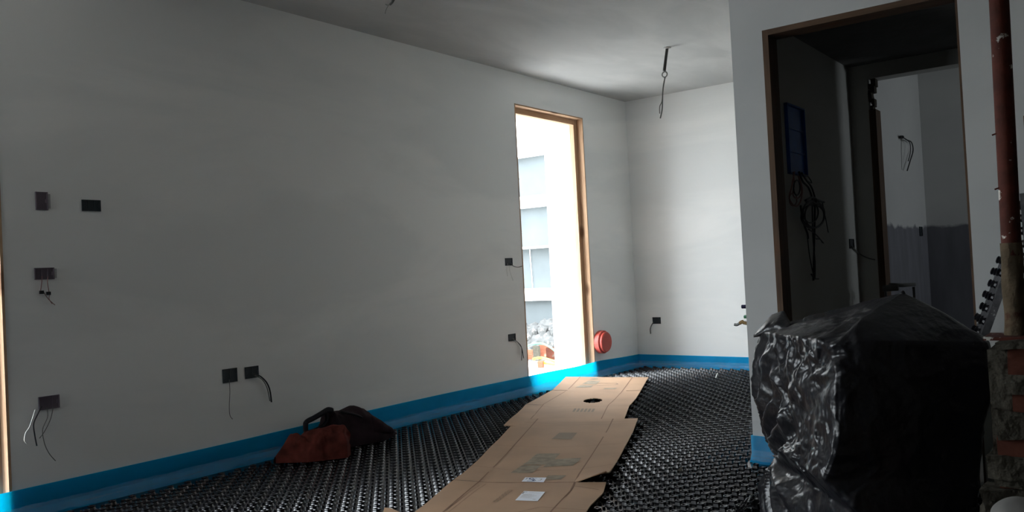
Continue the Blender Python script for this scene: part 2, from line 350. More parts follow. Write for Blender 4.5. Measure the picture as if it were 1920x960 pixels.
# ------------------------------------------------------------------ blue foam edge strips with clear film skirts
def strip(name, path, nrm, label, ztop=.122, th=.008, foot=.075):
    """path: list of (x, y, out, ztop) on the room side; nrm: room-ward direction"""
    P = catmull([Vector(p[:2]+(p[2],)) for p in path], 10); T = catmull([Vector((p[3], 0, 0)) for p in path], 10)
    n = Vector(nrm); mb = MB(); vs = []
    for p, t in zip(P, T):
        b = Vector((p.x, p.y, 0)); o = p.z
        j = .0025*noise.noise(b*7)
        for (q, z) in ((.004, ZF), (.003, t.x), (.003+th, t.x+.001), (.004+th+o*.5+j, t.x*.22), (.016+th+o, ZF)):
            vs.append(b+n*(q+(o*.8 if z == t.x*.22 else (o*.55 if z > .05 else 0)))+Vector((0, 0, z)))
    m = len(P)
    fs = [(i*5+k, i*5+(k+1) % 5, (i+1)*5+(k+1) % 5, (i+1)*5+k) for i in range(m-1) for k in range(5)] + [(4, 3, 2, 1, 0), tuple((m-1)*5+k for k in range(5))]
    mb.add(vs, fs); o = mb.build(name, 'foam', smooth=False, label=label, cat='edge strip', **st)
    # film skirt
    def fn(u, v):
        f = u*(m-1); i = min(int(f), m-2); p = P[i].lerp(P[i+1], f-i); b = Vector((p.x, p.y, 0))
        r = noise.noise(Vector((p.x*9, p.y*9, v*3))); r2 = noise.noise(Vector((p.x*31, p.y*31, v*5+3)))
        q = .02+th+p.z*.9+v*foot*(1+.35*noise.noise(b*2.3))
        z = ZF+.055*(1-v)**2+.012+.022*max(0, r)*(.4+v)+.006*r2
        return b+n*q+Vector((0, 0, z+(.012 if v > .4 else 0)))
    L = sum((P[i+1]-P[i]).length for i in range(m-1))
    MB().grid(fn, max(40, int(L*60)), 9).build('film_skirt', 'film', o, smooth=True)
    return o
strip('baseboard_left', [(XL, 1.0-1.1*3, 0, .125), (XL, 0., 0, .125), (XL, 1.2, .0, .122), (XL, 1.75, 0, .124), (XL, 2.6, 0, .125), (XL, 3.6, 0, .135), (XL, 4.6, .0, .138), (XL, 5.5, .01, .132),
      (XL, 5.9, .03, .133), (XL, 6.3, .055, .128), (XL, 6.62, .02, .128), (XL, 6.8, 0, .128), (XL, 7.2, 0, .115), (XL, YB, 0, .108)], (1, 0, 0), 'bright blue foam edge strip along the foot of the long left wall')
strip('baseboard_back', [(XL+.012, YB, 0, .108), (-3.5, YB, .004, .105), (-2.8, YB, 0, .10), (XE-.01, YB, 0, .10)], (0, -1, 0), 'blue foam edge strip along the foot of the end wall')
strip('baseboard_middle', [(XE, YP, 0, .118), (-1.56, YP, .0, .116), (DP[0]-.01, YP, 0, .115)], (0, -1, 0), 'short blue foam strip at the foot of the pillar by the bag', foot=.05)
strip('baseboard_nook', [(XE, YP, 0, .115), (XE, 5.5, 0, .11), (XE, YB-.02, 0, .10)], (-1, 0, 0), 'blue foam strip on the hidden face of the partition')
# loose film climbing the pillar foot
def fn(u, v):
    x = XE-.004+u*.15; z = v*.20; r = noise.noise(Vector((x*25, z*14, 2)))
    return Vector((x, YP-.020-.012*abs(r)-.02*(1-v), z+.012*noise.noise(Vector((x*30, 7, 0)))*v))
MB().grid(fn, 26, 22).build('plastic_film', 'film', smooth=True, label='crinkled clear plastic film hanging over the blue strip at the pillar foot', cat='plastic film')

# ------------------------------------------------------------------ nubbed sheet
MB().box((XL+.02, YR+.05, ZF-.003), (XR-.02, YP-.02, ZF)).box((XL+.02, YP-.02, ZF-.003), (XE-.02, YB-.02, ZF)).build('nubbed_sheet', 'nub', floor)
def nub_rings():
    out = []
    for r, z in ((.0205, ZF), (.0145, ZF+.012), (.0165, -.0030), (.0150, -.0005), (.0122, -.0006), (.0100, -.006)):
        ring = []
        for k in range(10):
            a = 2*pi*k/10+.3; q = 1+.13*cos(4*(a-pi/4)); e = 1.0
            ring.append((r*q*cos(a)*e, r*q*sin(a), z))
        out.append(ring)
    return out
RG = nub_rings()
def nub_geo(x, y, vs, fs):
    k = len(vs)
    for ring in RG: vs += [(x+p[0], y+p[1], p[2]) for p in ring]
    for i in range(len(RG)-1):
        for j in range(10): fs.append((k+i*10+j, k+i*10+(j+1) % 10, k+(i+1)*10+(j+1) % 10, k+(i+1)*10+j))
    fs.append(tuple(k+(len(RG)-1)*10+j for j in range(10)))
def bump_geo(x, y, vs, fs):
    k = len(vs)
    for r, z in ((.0085, ZF), (.0065, ZF+.008), (.003, ZF+.011)): vs += [(x+r*cos(a*pi/3), y+r*sin(a*pi/3), z) for a in range(6)]
    for i in range(2):
        for j in range(6): fs.append((k+i*6+j, k+i*6+(j+1) % 6, k+(i+1)*6+(j+1) % 6, k+(i+1)*6+j))
    fs.append(tuple(k+12+j for j in range(6)))
mains, smalls = [], []
for i in range(-84, 32):
    for j in range(4, 152):
        x, y = i*.05+.012, j*.05+.01
        if x < XL+.075 or x > XR-.1 or y > YB-.08: continue
        if y > YP-.06 and x > XE-.05: continue
        (mains if (i+j) % 2 == 0 else smalls).append((x, y))
def under_card(x, y):
    q = px((x, y, 0)); return False
vis = []
for k, (x, y) in enumerate(mains):
    q = px((x, y, 0))
    if -5 < q[0] < 1425 and q[1] < 965: vis.append((sqrt(x*x+y*y), k))
vis.sort(); near = set(k for _, k in vis[:300])
vs, fs = [], []
for k, (x, y) in enumerate(mains):
    if k not in near: nub_geo(x, y, vs, fs)
for x, y in smalls: bump_geo(x, y, vs, fs)
MB().add(vs, fs).build('nubs', 'nub', floor, smooth=False, kind='stuff')
vs, fs = [], []; nub_geo(0, 0, vs, fs)
n0 = None
for _, k in vis[:300]:
    if n0 is None: n0 = MB().add(vs, fs).build('nub', 'nub', floor); o = n0
    else: o = n0.copy(); COL.objects.link(o)
    o.location = (mains[k][0], mains[k][1], 0)

# ------------------------------------------------------------------ electrical back boxes
def wire(parent, pts, r=.0025, m='wire_grey', name='wire', **kw):
    return MB().tube(pts, r, 6, 5).build(name, m, parent, smooth=True, **kw)
def back_box(c, wdt, hgt, plane, label, m='box', cells=3, patch=False):
    """open wall box: rim with side walls, back plate and dividers"""
    root = empty('wall_box', c, label, 'electrical box', 'recessed electrical boxes'); 
    root.pop('group') if False else None
    if plane == 'x': T = lambda a, d, z: (c[0]+d, c[1]+a, c[2]+z)
    elif plane == 'y': T = lambda a, d, z: (c[0]+a, c[1]-d, c[2]+z)
    def bx(mb, a0, a1, d0, d1, z0, z1):
        return mb.box(T(a0, d0, z0), T(a1, d1, z1))
    W, Hh, t, D = wdt/2, hgt/2, .004, .007
    mb = MB(); bx(mb, -W, W, .0002, .0014, -Hh, Hh); mb.build('back_plate', m, root)
    mb = MB()
    bx(mb, -W, -W+t, .0002, D, -Hh, Hh); bx(mb, W-t, W, .0002, D, -Hh, Hh); bx(mb, -W, W, .0002, D, -Hh, -Hh+t); bx(mb, -W, W, .0002, D, Hh-t, Hh)
    for s in (-1, 1): bx(mb, s*W, s*(W-.012), .0002, D*.8, -.008, .008)
    mb.build('rim', m, root, bevel=.0008)
    for k in range(1, cells): a = -W+2*W*k/cells; bx(MB(), a-.001, a+.001, .001, D*.6, -Hh+t, Hh-t).build('divider', m, root)
    if patch:
        mb = MB(); bx(mb, W, W+.013, .0001, .0022, -Hh*.8, Hh*.8); mb.build('filler_patch', 'filler', root, bevel=.0008)
    return root
def rect_x(x0, y0, x1, y1, X=XL):
    a = atx(x0, (y0+y1)/2, X); b = atx(x1, (y0+y1)/2, X); c = atx((x0+x1)/2, y0, X); d = atx((x0+x1)/2, y1, X)
    return (Vector((X, (a.y+b.y)/2, (c.z+d.z)/2)), abs(b.y-a.y), abs(c.z-d.z))
def W_(pts, X=XL, o=.012): return [atx(a, b, X+o) for a, b in pts]
c, w_, h_ = rect_x(66, 360, 89, 394)
back_box(c, w_, h_, 'x', 'upright haze-tinted electrical box, highest and leftmost on the left wall', 'box_hazed', 1, True)
c, w_, h_ = rect_x(153, 375, 188, 396)
back_box(c, w_, h_, 'x', 'dark wide electrical box without wires, to the right of the upright haze-tinted box', 'box', 3)
c, w_, h_ = rect_x(64, 502, 101, 524)
b = back_box(c, w_, h_, 'x', 'haze-tinted wide electrical box at mid height with two small connectors dangling below', 'box_hazed', 3, True)
wire(b, W_([(79, 518), (78, 532), (76, 546)]), .002, 'wire_pink'); wire(b, W_([(90, 518), (89, 530), (92, 548)]), .002, 'wire_pink')
wire(b, W_([(82, 548), (90, 560), (103, 572)]), .0018, 'wire_pink'); wire(b, W_([(94, 550), (92, 560), (98, 570)]), .0015, 'wire_pink')
for q in ((78, 548), (91, 550)):
    p = atx(*q, XL+.012); MB().box((p.x-.006, p.y-.009, p.z-.008), (p.x+.006, p.y+.009, p.z+.008)).build('connector', 'wire_black', b, bevel=.002)
c, w_, h_ = rect_x(72, 742, 111, 767)
b = back_box(c, w_, h_, 'x', 'dark grey wide electrical box low down with three long wires below', 'box_hazed', 3)
wire(b, W_([(78, 762), (70, 778), (63, 795), (65, 815), (69, 836)], o=.02), .003, 'wire_black')
wire(b, W_([(100, 762), (95, 785), (84, 808), (74, 822)], o=.015), .0018); wire(b, W_([(88, 764), (89, 782), (80, 805), (83, 830), (92, 850), (104, 864)], o=.03), .002)
wire(b, W_([(66, 768), (56, 799), (48, 812), (46, 826), (51, 832)], o=.06), .0022, 'wire_white')
c, w_, h_ = rect_x(417, 691, 444, 717)
b = back_box(c, w_, h_, 'x', 'dark squarish electrical box with one thin wire hanging straight down, leftmost of low pair', 'box', 2)
wire(b, W_([(430, 712), (431, 735), (430, 760), (431, 778), (436, 786)]), .0018)
c, w_, h_ = rect_x(459, 687, 484, 709)
b = back_box(c, w_, h_, 'x', 'dark squarish electrical box with a thick curved cable, right one of the low pair', 'box', 2)
wire(b, W_([(475, 702), (487, 705), (499, 716), (506, 732), (509, 754)], o=.025), .0045, 'wire_black'); wire(b, W_([(478, 704), (492, 712), (501, 728), (506, 752)], o=.03), .003)
c, w_, h_ = rect_x(947, 484, 960, 498)
b = back_box(c, w_, h_, 'x', 'small dark electrical box at mid height just left of the far opening', 'box', 1)
wire(b, W_([(957, 494), (963, 499), (971, 501), (979, 499)], o=.03), .003, 'wire_black'); wire(b, W_([(952, 494), (950, 506), (952, 518)]), .0015, 'wire_white')
wire(b, W_([(954, 496), (956, 508), (962, 526)]), .0015, 'wire_white')
c, w_, h_ = rect_x(953, 626, 966, 639)
b = back_box(c, w_, h_, 'x', 'small dark electrical box low down left of the far opening with curved wires', 'box', 1)
for e, k in (((982, 672), .03), ((979, 662), .02), ((978, 676), .015)): wire(b, W_([(962, 635), (970, 641), (978, 652), e], o=k), .0028, 'wire_black')
a = aty(1224, 601, YB); d = aty(1239, 601, YB)
b = back_box(Vector(((a.x+d.x)/2, YB, a.z)), abs(a.x-d.x), .065, 'y', 'dark electrical box on the end wall with one short curved wire', 'box', 3)
wire(b, [aty(p, q, YB-.015) for p, q in ((1225, 604), (1221, 611), (1219, 618), (1220, 626))], .0045)
c, w_, h_ = rect_x(1592, 448, 1600, 466, XC)
b = back_box(c, w_, h_, 'x', 'black electrical box on the corridor side wall with a wire crossing the corner', 'box', 1)
wire(b, [atx(1597, 462, XC+.01), aty(1612, 476, Y2-.03), aty(1628, 484, Y2-.03), aty(1641, 487, Y2-.02)], .004)
c = aty(1727.5, 434.5, YB-.0)
c = atx(1727.5, 434, -1.425); c.x = -1.425
b = back_box(Vector((-1.425, c.y-.03, c.z)), .10, .075, 'x', 'small black electrical box in the bathroom corner at the coating line', 'box', 1)
# wires high on the bathroom wall
XB = -1.425
t = empty('wall_wires', atx(1691, 257, XB), 'loose black wires sticking out of the lit bathroom wall', 'wires')
MB().tube([atx(1688, 257, XB+.0), atx(1692, 257, XB+.03)], .012, 8, 0).build('conduit_end', 'conduit', t)
wire(t, [atx(a, b, XB+.03) for a, b in ((1692, 257), (1700, 262), (1709, 267), (1712, 282), (1707, 300), (1701, 320))], .0045, 'wire_black')
wire(t, [atx(a, b, XB+.04) for a, b in ((1698, 261), (1706, 268), (1707, 285), (1703, 302))], .0035, 'wire_black')
wire(t, [atx(a, b, XB+.02) for a, b in ((1690, 258), (1690, 285), (1691, 318))], .0018, 'wire_grey')

# blue consumer box on the corridor wall, cables spilling out
yc0, yc1, zc0, zc1 = 4.45, 4.735, 1.447, 1.825
t = empty('fuse_box', (XC, (yc0+yc1)/2, zc0), 'open blue plastic fuse box recessed in the corridor wall', 'fuse box')
MB().box((XC+.0002, yc0, zc0), (XC+.003, yc1, zc1)).build('back_plate', 'blue', t)
mb = MB()
for a in (((XC, yc0, zc0), (XC+.02, yc0+.008, zc1)), ((XC, yc1-.008, zc0), (XC+.02, yc1, zc1)), ((XC, yc0, zc0), (XC+.02, yc1, zc0+.008)), ((XC, yc0, zc1-.008), (XC+.02, yc1, zc1))): mb.box(*a)
mb.build('rim', 'blue', t, bevel=.0015)
for k in (.33, .66): z = zc0+(zc1-zc0)*k; MB().box((XC+.003, yc0+.01, z-.004), (XC+.010, yc1-.01, z+.004)).build('mounting_rail', 'blue', t)
t = empty('cable_bundle', atx(1500, 330, XC), 'tangle of dark cables hanging from the blue fuse box in coils', 'cables')
def cw(pts, r=.004, m='wire_black', o=.03): wire(t, [atx(a, b, XC+o) for a, b in pts], r, m, 'cable')
cw([(1487, 322), (1489, 345), (1487, 365), (1495, 372), (1503, 360), (1498, 335)], .004, 'wire_pink', .04)
cw([(1490, 322), (1484, 352), (1480, 372), (1490, 386), (1500, 380), (1504, 355), (1497, 330)], .004, 'wire_pink', .05)
cw([(1498, 322), (1505, 340), (1516, 352), (1524, 375), (1528, 390)], .006, o=.03)
cw([(1503, 324), (1512, 338), (1522, 352), (1530, 378), (1534, 395)], .005, o=.05)
cw([(1500, 326), (1514, 330), (1522, 343), (1512, 338)], .003, o=.04)
def loop(cx_, cy_, rx, ry, r=.004, o=.04, ph=0., m='wire_black', n=14, turn=1.08):
    cw([(cx_+rx*cos(ph+2*pi*turn*k/n), cy_+ry*sin(ph+2*pi*turn*k/n)) for k in range(n+1)], r, m, o)
loop(1525, 402, 21, 25, .005, .03); loop(1527, 404, 18, 23, .0045, .05, 1.); loop(1520, 398, 14, 20, .004, .06, 2.); loop(1524, 406, 22, 22, .004, .04, 3.)
loop(1487, 374, 7, 12, .003, .03, .5, 'wire_pink'); loop(1494, 352, 6, 14, .004, .05, 1.5)
cw([(1510, 376), (1524, 370), (1534, 376), (1545, 379)], .006, o=.06); cw([(1512, 380), (1528, 374), (1542, 378)], .005, o=.04)
cw([(1501, 385), (1506, 415), (1514, 438), (1515, 448)], .006, o=.03)
cw([(1514, 445), (1518, 480), (1526, 520)], .003, o=.03); cw([(1528, 380), (1527, 440), (1526, 480), (1525, 526)], .006, o=.04); cw([(1523, 385), (1524, 440), (1528, 490), (1528, 524)], .004, o=.03)
cw([(1516, 430), (1530, 440), (1544, 456)], .0035, o=.04); cw([(1530, 448), (1538, 449), (1542, 455)], .003, o=.05)
cw([(1542, 380), (1548, 410), (1553, 436)], .003, o=.03); cw([(1521, 514), (1527, 522), (1535, 523)], .004, o=.04)

# ------------------------------------------------------------------ ceiling conduits
p0 = atz(1251, 89, ZC)
t = empty('ceiling_conduit', p0, 'dark conduit stub with a ring and thin wires hanging near the end wall', 'conduit')
def atp(a, b, y=p0.y): return aty(a, b, y)
p1 = atp(1245.5, 133); MB().tube([p0, p0.lerp(p1, .5), p1], [.011, .0125], 10, 3).build('conduit', 'conduit', t, smooth=True)
q = atp(1245.8, 139.5)
ringp = [(q.x+.021*cos(a*pi/8), q.y+.004, q.z+.021*sin(a*pi/8)) for a in range(17)]
MB().tube(ringp, .0055, 8, 2).build('ring', 'steel', t, smooth=True)
wire(t, [atp(a, b) for a, b in ((1247, 145), (1244, 160), (1242.5, 176), (1242, 190), (1241.5, 205), (1238, 222))], .005)
wire(t, [atp(a, b) for a, b in ((1247, 146), (1243, 170), (1241, 190), (1237, 200), (1237, 213))], .0035)
MB().lathe([(.03, -.002), (.026, -.008), (.014, -.01)], p0, n=16).build('ceiling_hole_collar', 'ceil', t)
g = atz(739, -14, 2.5); g.z = 0
top = Vector((g.x, g.y, ZC))
t = empty('ceiling_conduit', top, 'dark cable end hanging from the ceiling at the top edge, left of the other', 'conduit')
yy = top.y
MB().tube([top, aty(743, -60, yy), aty(740, -10, yy), aty(737, 1, yy), aty(734, 6, yy), aty(731, 8.5, yy)], [.009, .006], 8, 4).build('conduit', 'conduit', t, smooth=True)
wire(t, [aty(a, b, yy) for a, b in ((731, 8.5), (726, 9.5), (723, 8))], .0025); wire(t, [aty(a, b, yy) for a, b in ((729, 9), (724, 18), (722, 26))], .0014, 'wire_grey')

# red drain cap on the left wall
c = atx(1124, 641, XL)
t = empty('drain_cap', c, 'round red plastic drain cap low on the wall, right of the far opening', 'pipe cap')
MB().lathe([(.104, 0), (.108, .006), (.108, .05), (.100, .056)], c, (1, 0, 0), 36).build('collar', 'red', t, smooth=False)
MB().lathe([(.092, .050), (.094, .075), (.088, .082), (.06, .079), (.01, .078)], c, (1, 0, 0), 36).build('cap', 'red', t, smooth=False)

# stubs on the hidden side of the partition
YS = 4.6
for (cx_, cy_, L_, r, mm, nm, lb) in ((1391, 575, 0, .010, 'navy', 'pipe_stub', 'thin pipe stub with dark navy cap poking out past the pillar edge'), (1395.5, 594, 0, .009, 'hose_g', 'pipe_stub', 'pale green pipe stub between the navy one and the brown hose')):
    e = aty(cx_, cy_, YS); t = empty(nm, (XE, YS, e.z), lb, 'pipe')
    MB().tube([(XE, YS, e.z-.01), (e.x+.03, YS, e.z)], r*.85, 10, 0).build('pipe', 'steel', t, smooth=True)
    MB().tube([(e.x+.035, YS, e.z), (e.x, YS, e.z)], r*1.1, 10, 0).build('end_cap', mm, t, smooth=True)
t = empty('hose', (XE, YS, .7), 'short bent brown hose with metal tip below the pipe stubs', 'hose')
MB().tube([(XE, YS, aty(1400, 608, YS).z-.01), aty(1400, 606, YS), aty(1393, 603, YS), aty(1387, 606, YS)], .010, 10, 5).build('tube', 'copper', t, smooth=True)
MB().tube([aty(1388, 605.5, YS), aty(1382, 609, YS), aty(1377, 608.5, YS)], .008, 10, 4).build('metal_tip', 'steel', t, smooth=True)

# black clips on the far opening's hidden edge
for k, (a, b) in enumerate(((971, 334), (978.5, 499), (983, 598), (976, 434))):
    p = atx(a, b, XL-.03); m = 'wire_black' if k < 3 else 'white_ext'
    nm = ['upper', 'middle', 'lower', 'pale'][k]
    o = MB().tube([(XL-.03, D1[0]+.012, p.z), (XL-.03, p.y+.004, p.z+.004)], .006 if k < 3 else .012, 8, 0).tube([(XL-.03, p.y+.004, p.z), (XL-.03, p.y+.010, p.z-.012)], .007, 8, 0)
    o.build('fixing_clip', m, smooth=True, label=['topmost small black fixing clip on the left edge of the far opening', 'black fixing clip at the mid-height box beside the far opening', 'lowest black fixing clip on the left edge of the far opening', 'pale plaster blob on the left edge of the far opening, above the mid-height box'][k], cat='clip' if k < 3 else 'plaster')

# ------------------------------------------------------------------ outside, seen through the far opening
GZ = -.28
MB().box((-16, -6, GZ-.2), (XLO-.0, 16, GZ)).build('ground', 'ground', label='pale dusty ground outside the openings', cat='ground', **st)
YN = 9.6
def zn(y, x=1000): return aty(x, y, YN).z
X0, X1 = -9.5, -4.75
MB().box((X0, YN+.12, GZ), (X1, YN+.4, 4.6)).build('wall_outside', 'grey_ext', label='pale grey rendered facade outside the far opening', cat='wall', **st)
for k, (ya, yb_, pr) in enumerate(((150, 291, .12), (366, 388, .10), (462, 466, .16), (541, 564, .10))):
    MB().box((X0, YN+.12-pr, zn(yb_)), (X1, YN+.13, zn(ya))).build('trim_%d' % (k+5), 'white_ext', label=['broad white band along the top of the outside facade', 'upper white ledge on the outside facade', 'thin white ledge on the outside facade', 'lower white ledge on the outside facade'][k], cat='ledge', **st)
MB().tube([(aty(989, 500, YN).x, YN+.1, zn(540)), (aty(987, 500, YN).x, YN+.1, zn(467))], .006, 6, 0).build('downpipe', 'white_ext', label='slim pale vertical pipe on the outside facade', cat='pipe')
# rubble heap
XRB = -7.0
def pile(u, v):
    x = -8.2+u*3.2; y = 8.5+v*1.05
    h = max(0, sin(pi*u))**.4*max(0, sin(pi*min(1, v*.93)))**.6*(.36+.62*u**1.6)
    h += (.10*noise.noise(Vector((x*4, y*4, 0)))+.05*noise.noise(Vector((x*13, y*13, 1))))*min(1, h*5)
    return Vector((x, y, GZ-.01+h))
t = MB().grid(pile, 90, 60).build('rubble_heap', 'rubble', label='heap of grey rubble on the ground outside against the facade', cat='rubble', kind='stuff')
for i in range(70):
    u, v = random.uniform(.15, .9), random.uniform(.1, .6); p = pile(u, v); s = random.uniform(.03, .08)
    bm = bmesh.new(); bmesh.ops.create_icosphere(bm, subdivisions=1, radius=s)
    for vv in bm.verts: vv.co *= random.uniform(.7, 1.2)
    me = bpy.data.meshes.new('stone'); bm.to_mesh(me); bm.free(); me.materials.append(M['rubble']); o = bpy.data.objects.new('stone', me); COL.objects.link(o); o.location = p; o.parent = t
# white slab at the threshold, bricks, hoses, coil
zst = -.05
MB().box((-6.0, 4.5, GZ), (XLO-.02, 8.0, zst)).build('terrace_slab', 'white_ext', label='bright white slab outside the threshold', cat='slab', **st)
def ob(x0, y0, x1, y1, dist_x, tilt, label, m='brick_bright'):
    a = atx(x0, y1, dist_x); b = atx(x1, y1, dist_x); h = atx(x0, y0, dist_x).z-a.z
    L_ = abs(b.y-a.y); mb = MB().box((-.06, 0, 0), (.06, L_, h))
    for k in range(1, 4): mb.box((.06, 0.004, h*k/4-.004), (.063, L_-.004, h*k/4+.004))
    o = mb.build('hollow_brick', m, bevel=.0, label=label, cat='brick'); o.location = (dist_x, a.y, zst+.001); o.rotation_euler = (0, 0, tilt); return o
def zbrick(x, y): return atz(x, y, zst)
for (x0, x1, yt, yb_, tl, lb, m) in (
    (990, 1000, 655, 674, .05, 'small red brick end at the left of the outdoor brick row', 'brick_bright'),
    (1000, 1011, 648, 676, -.08, 'pale dusty upright brick, second from the left in the outdoor row', 'mortar'),
    (1011, 1025, 646, 674, .1, 'reddish upright hollow brick in the middle of the outdoor row', 'brick_bright'),
    (1025, 1043, 650, 674, .0, 'browner upright hollow brick at the right of the outdoor row', 'brick'),
    (1008, 1018, 676, 690, .15, 'single orange brick lying nearest the threshold', 'brick_bright')):
    a = zbrick(x0, yb_); b = zbrick(x1, yb_); dx = a.x
    ztop = atx((x0+x1)/2, yt, dx).z; L_ = (b-a).length
    mb = MB().box((-.05, 0, 0), (.0, L_*.96, ztop-zst))
    for k in range(1, 4): zz = (ztop-zst)*k/4; mb.box((0, .004, zz-.006), (.004, L_*.96-.004, zz+.006))
    o = mb.build('brick', m, label=lb, cat='brick'); o.location = (a.x, a.y, zst); o.rotation_euler = (0, 0, math.atan2(-(b.x-a.x), b.y-a.y)*1.0)
def gz(x, y, z=zst+.02): return atz(x, y, z)
MB().tube([gz(984, 651, .06), gz(997, 646, .12), gz(1015, 644, .14), gz(1030, 650, .12), gz(1043, 660, .06), gz(1052, 668, .02)], .012, 8, 6).build('garden_hose', 'hose_g', smooth=True, label='green hose arching over the outdoor bricks', cat='hose')
MB().tube([gz(1000, 673, .03), gz(1015, 671, .03), gz(1030, 675, .02), gz(1046, 680, .01), gz(1056, 684, .0)], .016, 8, 6).build('corrugated_hose', 'hose_y', smooth=True, label='yellow hose across the front of the outdoor bricks', cat='hose')
MB().tube([gz(1018, 680, .0), gz(1032, 682, .0), gz(1048, 684, .0)], .016, 8, 6).build('corrugated_hose', 'hose_y', smooth=True, label='shorter yellow hose lying just beside the orange brick', cat='hose')
cc = atx(1037, 630, -6.15)
mb = MB()
for k in range(4):
    rr = .085+.006*k
    mb.tube([(cc.x+.02*k, cc.y+rr*cos(a*pi/8), cc.z+rr*1.1*sin(a*pi/8)) for a in range(17)], .006, 6, 2)
mb.build('hose_coil', 'coil', smooth=True, label='pink coil of thin tubing in front of the rubble heap', cat='coil')
# far boundary: white rendered wall along the plot
MB().box((-12.2, -6, GZ), (-12, 12, 2.0)).build('wall_boundary', 'white_ext', label='white boundary wall of the plot', cat='wall', **st)

# ------------------------------------------------------------------ cardboard
ZB = .006
def sheet(name, rows, label, nu=44, th=.005, holes=(), cut=(), warp=.004, seed=0, lift=(), flapc=False, u0z=0, zoff=0):
    """rows: (left px, right px) outline pairs from far to near; cut: (row index, u0, u1) slits; holes: (u, v, ru, rv)"""
    Lp = [atz(r[0][0], r[0][1], r[0][2] if len(r[0]) > 2 else ZB) for r in rows]; Rp = [atz(*r[1], ZB) for r in rows]
    sub = 16; V = []; idx = []
    for i in range(len(rows)-1):
        for k in range(sub): idx.append(i+k/sub)
    idx.append(len(rows)-1)
    # narrow rows either side of slits
    for (ri, u0, u1) in cut: idx += [ri+.02]
    idx = sorted(set(idx)); nv = len(idx)
    def P(u, t):
        i = min(int(t), len(rows)-2); f = t-i
        p = Lp[i].lerp(Lp[i+1], f).lerp(Rp[i].lerp(Rp[i+1], f), u)
        z = warp*noise.noise(Vector((p.x*3, p.y*3, seed)))+warp*.8+p.z-ZB
        for (lu, lv, ru, rv, hh) in lift:
            d = ((u-lu)/ru)**2+((t-lv)/rv)**2
            if d < 1: z += hh*(1-d)**2
        if flapc and t <= 5.0 and u > .8 and t > 3.5: z += .052*((u-.8)/.2)*((t-3.5)/1.5)**2
        if u0z: z += u0z*max(0, 1-t/2.2)*(1-u)**1.5
        z += zoff*max(0, 1-t/2)
        return Vector((p.x, p.y, ZB+z))
    T = len(rows)-1
    grid = [[P(i/(nu-1), t) for i in range(nu)] for t in idx]
    keep = {}
    for j in range(nv-1):
        for i in range(nu-1):
            u = (i+.5)/(nu-1); t = (idx[j]+idx[j+1])/2; k = True
            for (ri, u0, u1) in cut:
                if ri < t < ri+.02 and u0 < u < u1: k = False
            keep[(j, i)] = k
    for (hu, hv, ru, rv) in holes:   # pull grid vertices to an ellipse and drop what lies inside
        for j in range(nv-1):
            for i in range(nu-1):
                u = (i+.5)/(nu-1); t = (idx[j]+idx[j+1])/2
                if ((u-hu)/ru)**2+((t-hv)/rv)**2 < 1: keep[(j, i)] = False
    vs = []; fs = []
    for j in range(nv):
        for i in range(nu): vs.append(grid[j][i])
    off = len(vs)
    for j in range(nv):
        for i in range(nu): vs.append(grid[j][i]-Vector((0, 0, th)))
    from collections import Counter
    E = Counter()
    for (j, i), k in keep.items():
        if not k: continue
        q = (j*nu+i, (j+1)*nu+i, (j+1)*nu+i+1, j*nu+i+1)
        fs.append(q); fs.append(tuple(x+off for x in q[::-1]))
        for a, b in zip(q, q[1:]+q[:1]): E[(a, b)] += 1
    for (a, b) in list(E):
        if (b, a) not in E: fs.append((b, a, a+off, b+off))
    o = MB().add(vs, fs).build(name, 'card', smooth=False, label=label, cat='cardboard')
    return o, P
def crease(o, P, pts, wd=.005, m='crease', name='crease', z=.0008):
    """pts: list of (u, t)"""
    Q = []
    for a, b in zip(pts, pts[1:]):
        for k in range(12): Q.append(P(a[0]+(b[0]-a[0])*k/12, a[1]+(b[1]-a[1])*k/12))
    Q.append(P(*pts[-1])); vs = []
    for i, p in enumerate(Q):
        t = (Q[min(i+1, len(Q)-1)]-Q[max(i-1, 0)]); t.z = 0; t.normalize(); n = Vector((-t.y, t.x, 0))*wd*(.6+.5*abs(noise.noise(p*9)))
        vs += [p+n+Vector((0, 0, z)), p-n+Vector((0, 0, z))]
    MB().add(vs, [(2*i, 2*i+1, 2*i+3, 2*i+2) for i in range(len(Q)-1)]).build(name, m, o)
def patch_(o, P, q, m, name, z=.0012, **kw):     # printed patch or label: quad of (u,t)
    n = 8; vs = []
    for j in range(n+1):
        for i in range(n+1):
            a = Vector(q[0]).lerp(Vector(q[1]), i/n); b = Vector(q[3]).lerp(Vector(q[2]), i/n); c = a.lerp(b, j/n); vs.append(P(c.x, c.y)+Vector((0, 0, z)))
    return MB().add(vs, [(j*(n+1)+i, j*(n+1)+i+1, (j+1)*(n+1)+i+1, (j+1)*(n+1)+i) for j in range(n) for i in range(n)]).build(name, m, o, **kw)
RA = [((1061, 707, .085), (1216, 708)), ((1036, 732, .045), (1201, 733)), ((1012, 745, .02), (1192, 748)), ((986, 759), (1180, 761)), ((970, 780), (1172, 782)), ((945, 803), (1164, 805))]
A, PA = sheet('cardboard_sheet', RA, 'far flattened cardboard box with an oval hand hole, lying towards the end wall', holes=((.60, 2.40, .088, .32),), cut=((1, -.1, .17), (1, .84, 1.1), (3, -.1, .17)), seed=1, lift=((0, 4.5, .3, 1.6, .02),), nu=130)
RBp = [((972, 789), (1196, 789)), ((948, 813), (1187, 812)), ((922, 837), (1172, 838)), ((893, 866), (1157, 866)), ((868, 889), (1144, 888)), ((851, 906), (1137, 905)),
      ((828, 921), (1131, 925)), ((800, 945), (1107, 950)), ((764, 973), (1092, 975)), ((735, 996), (1070, 1000)), ((700, 1025), (1045, 1030))]
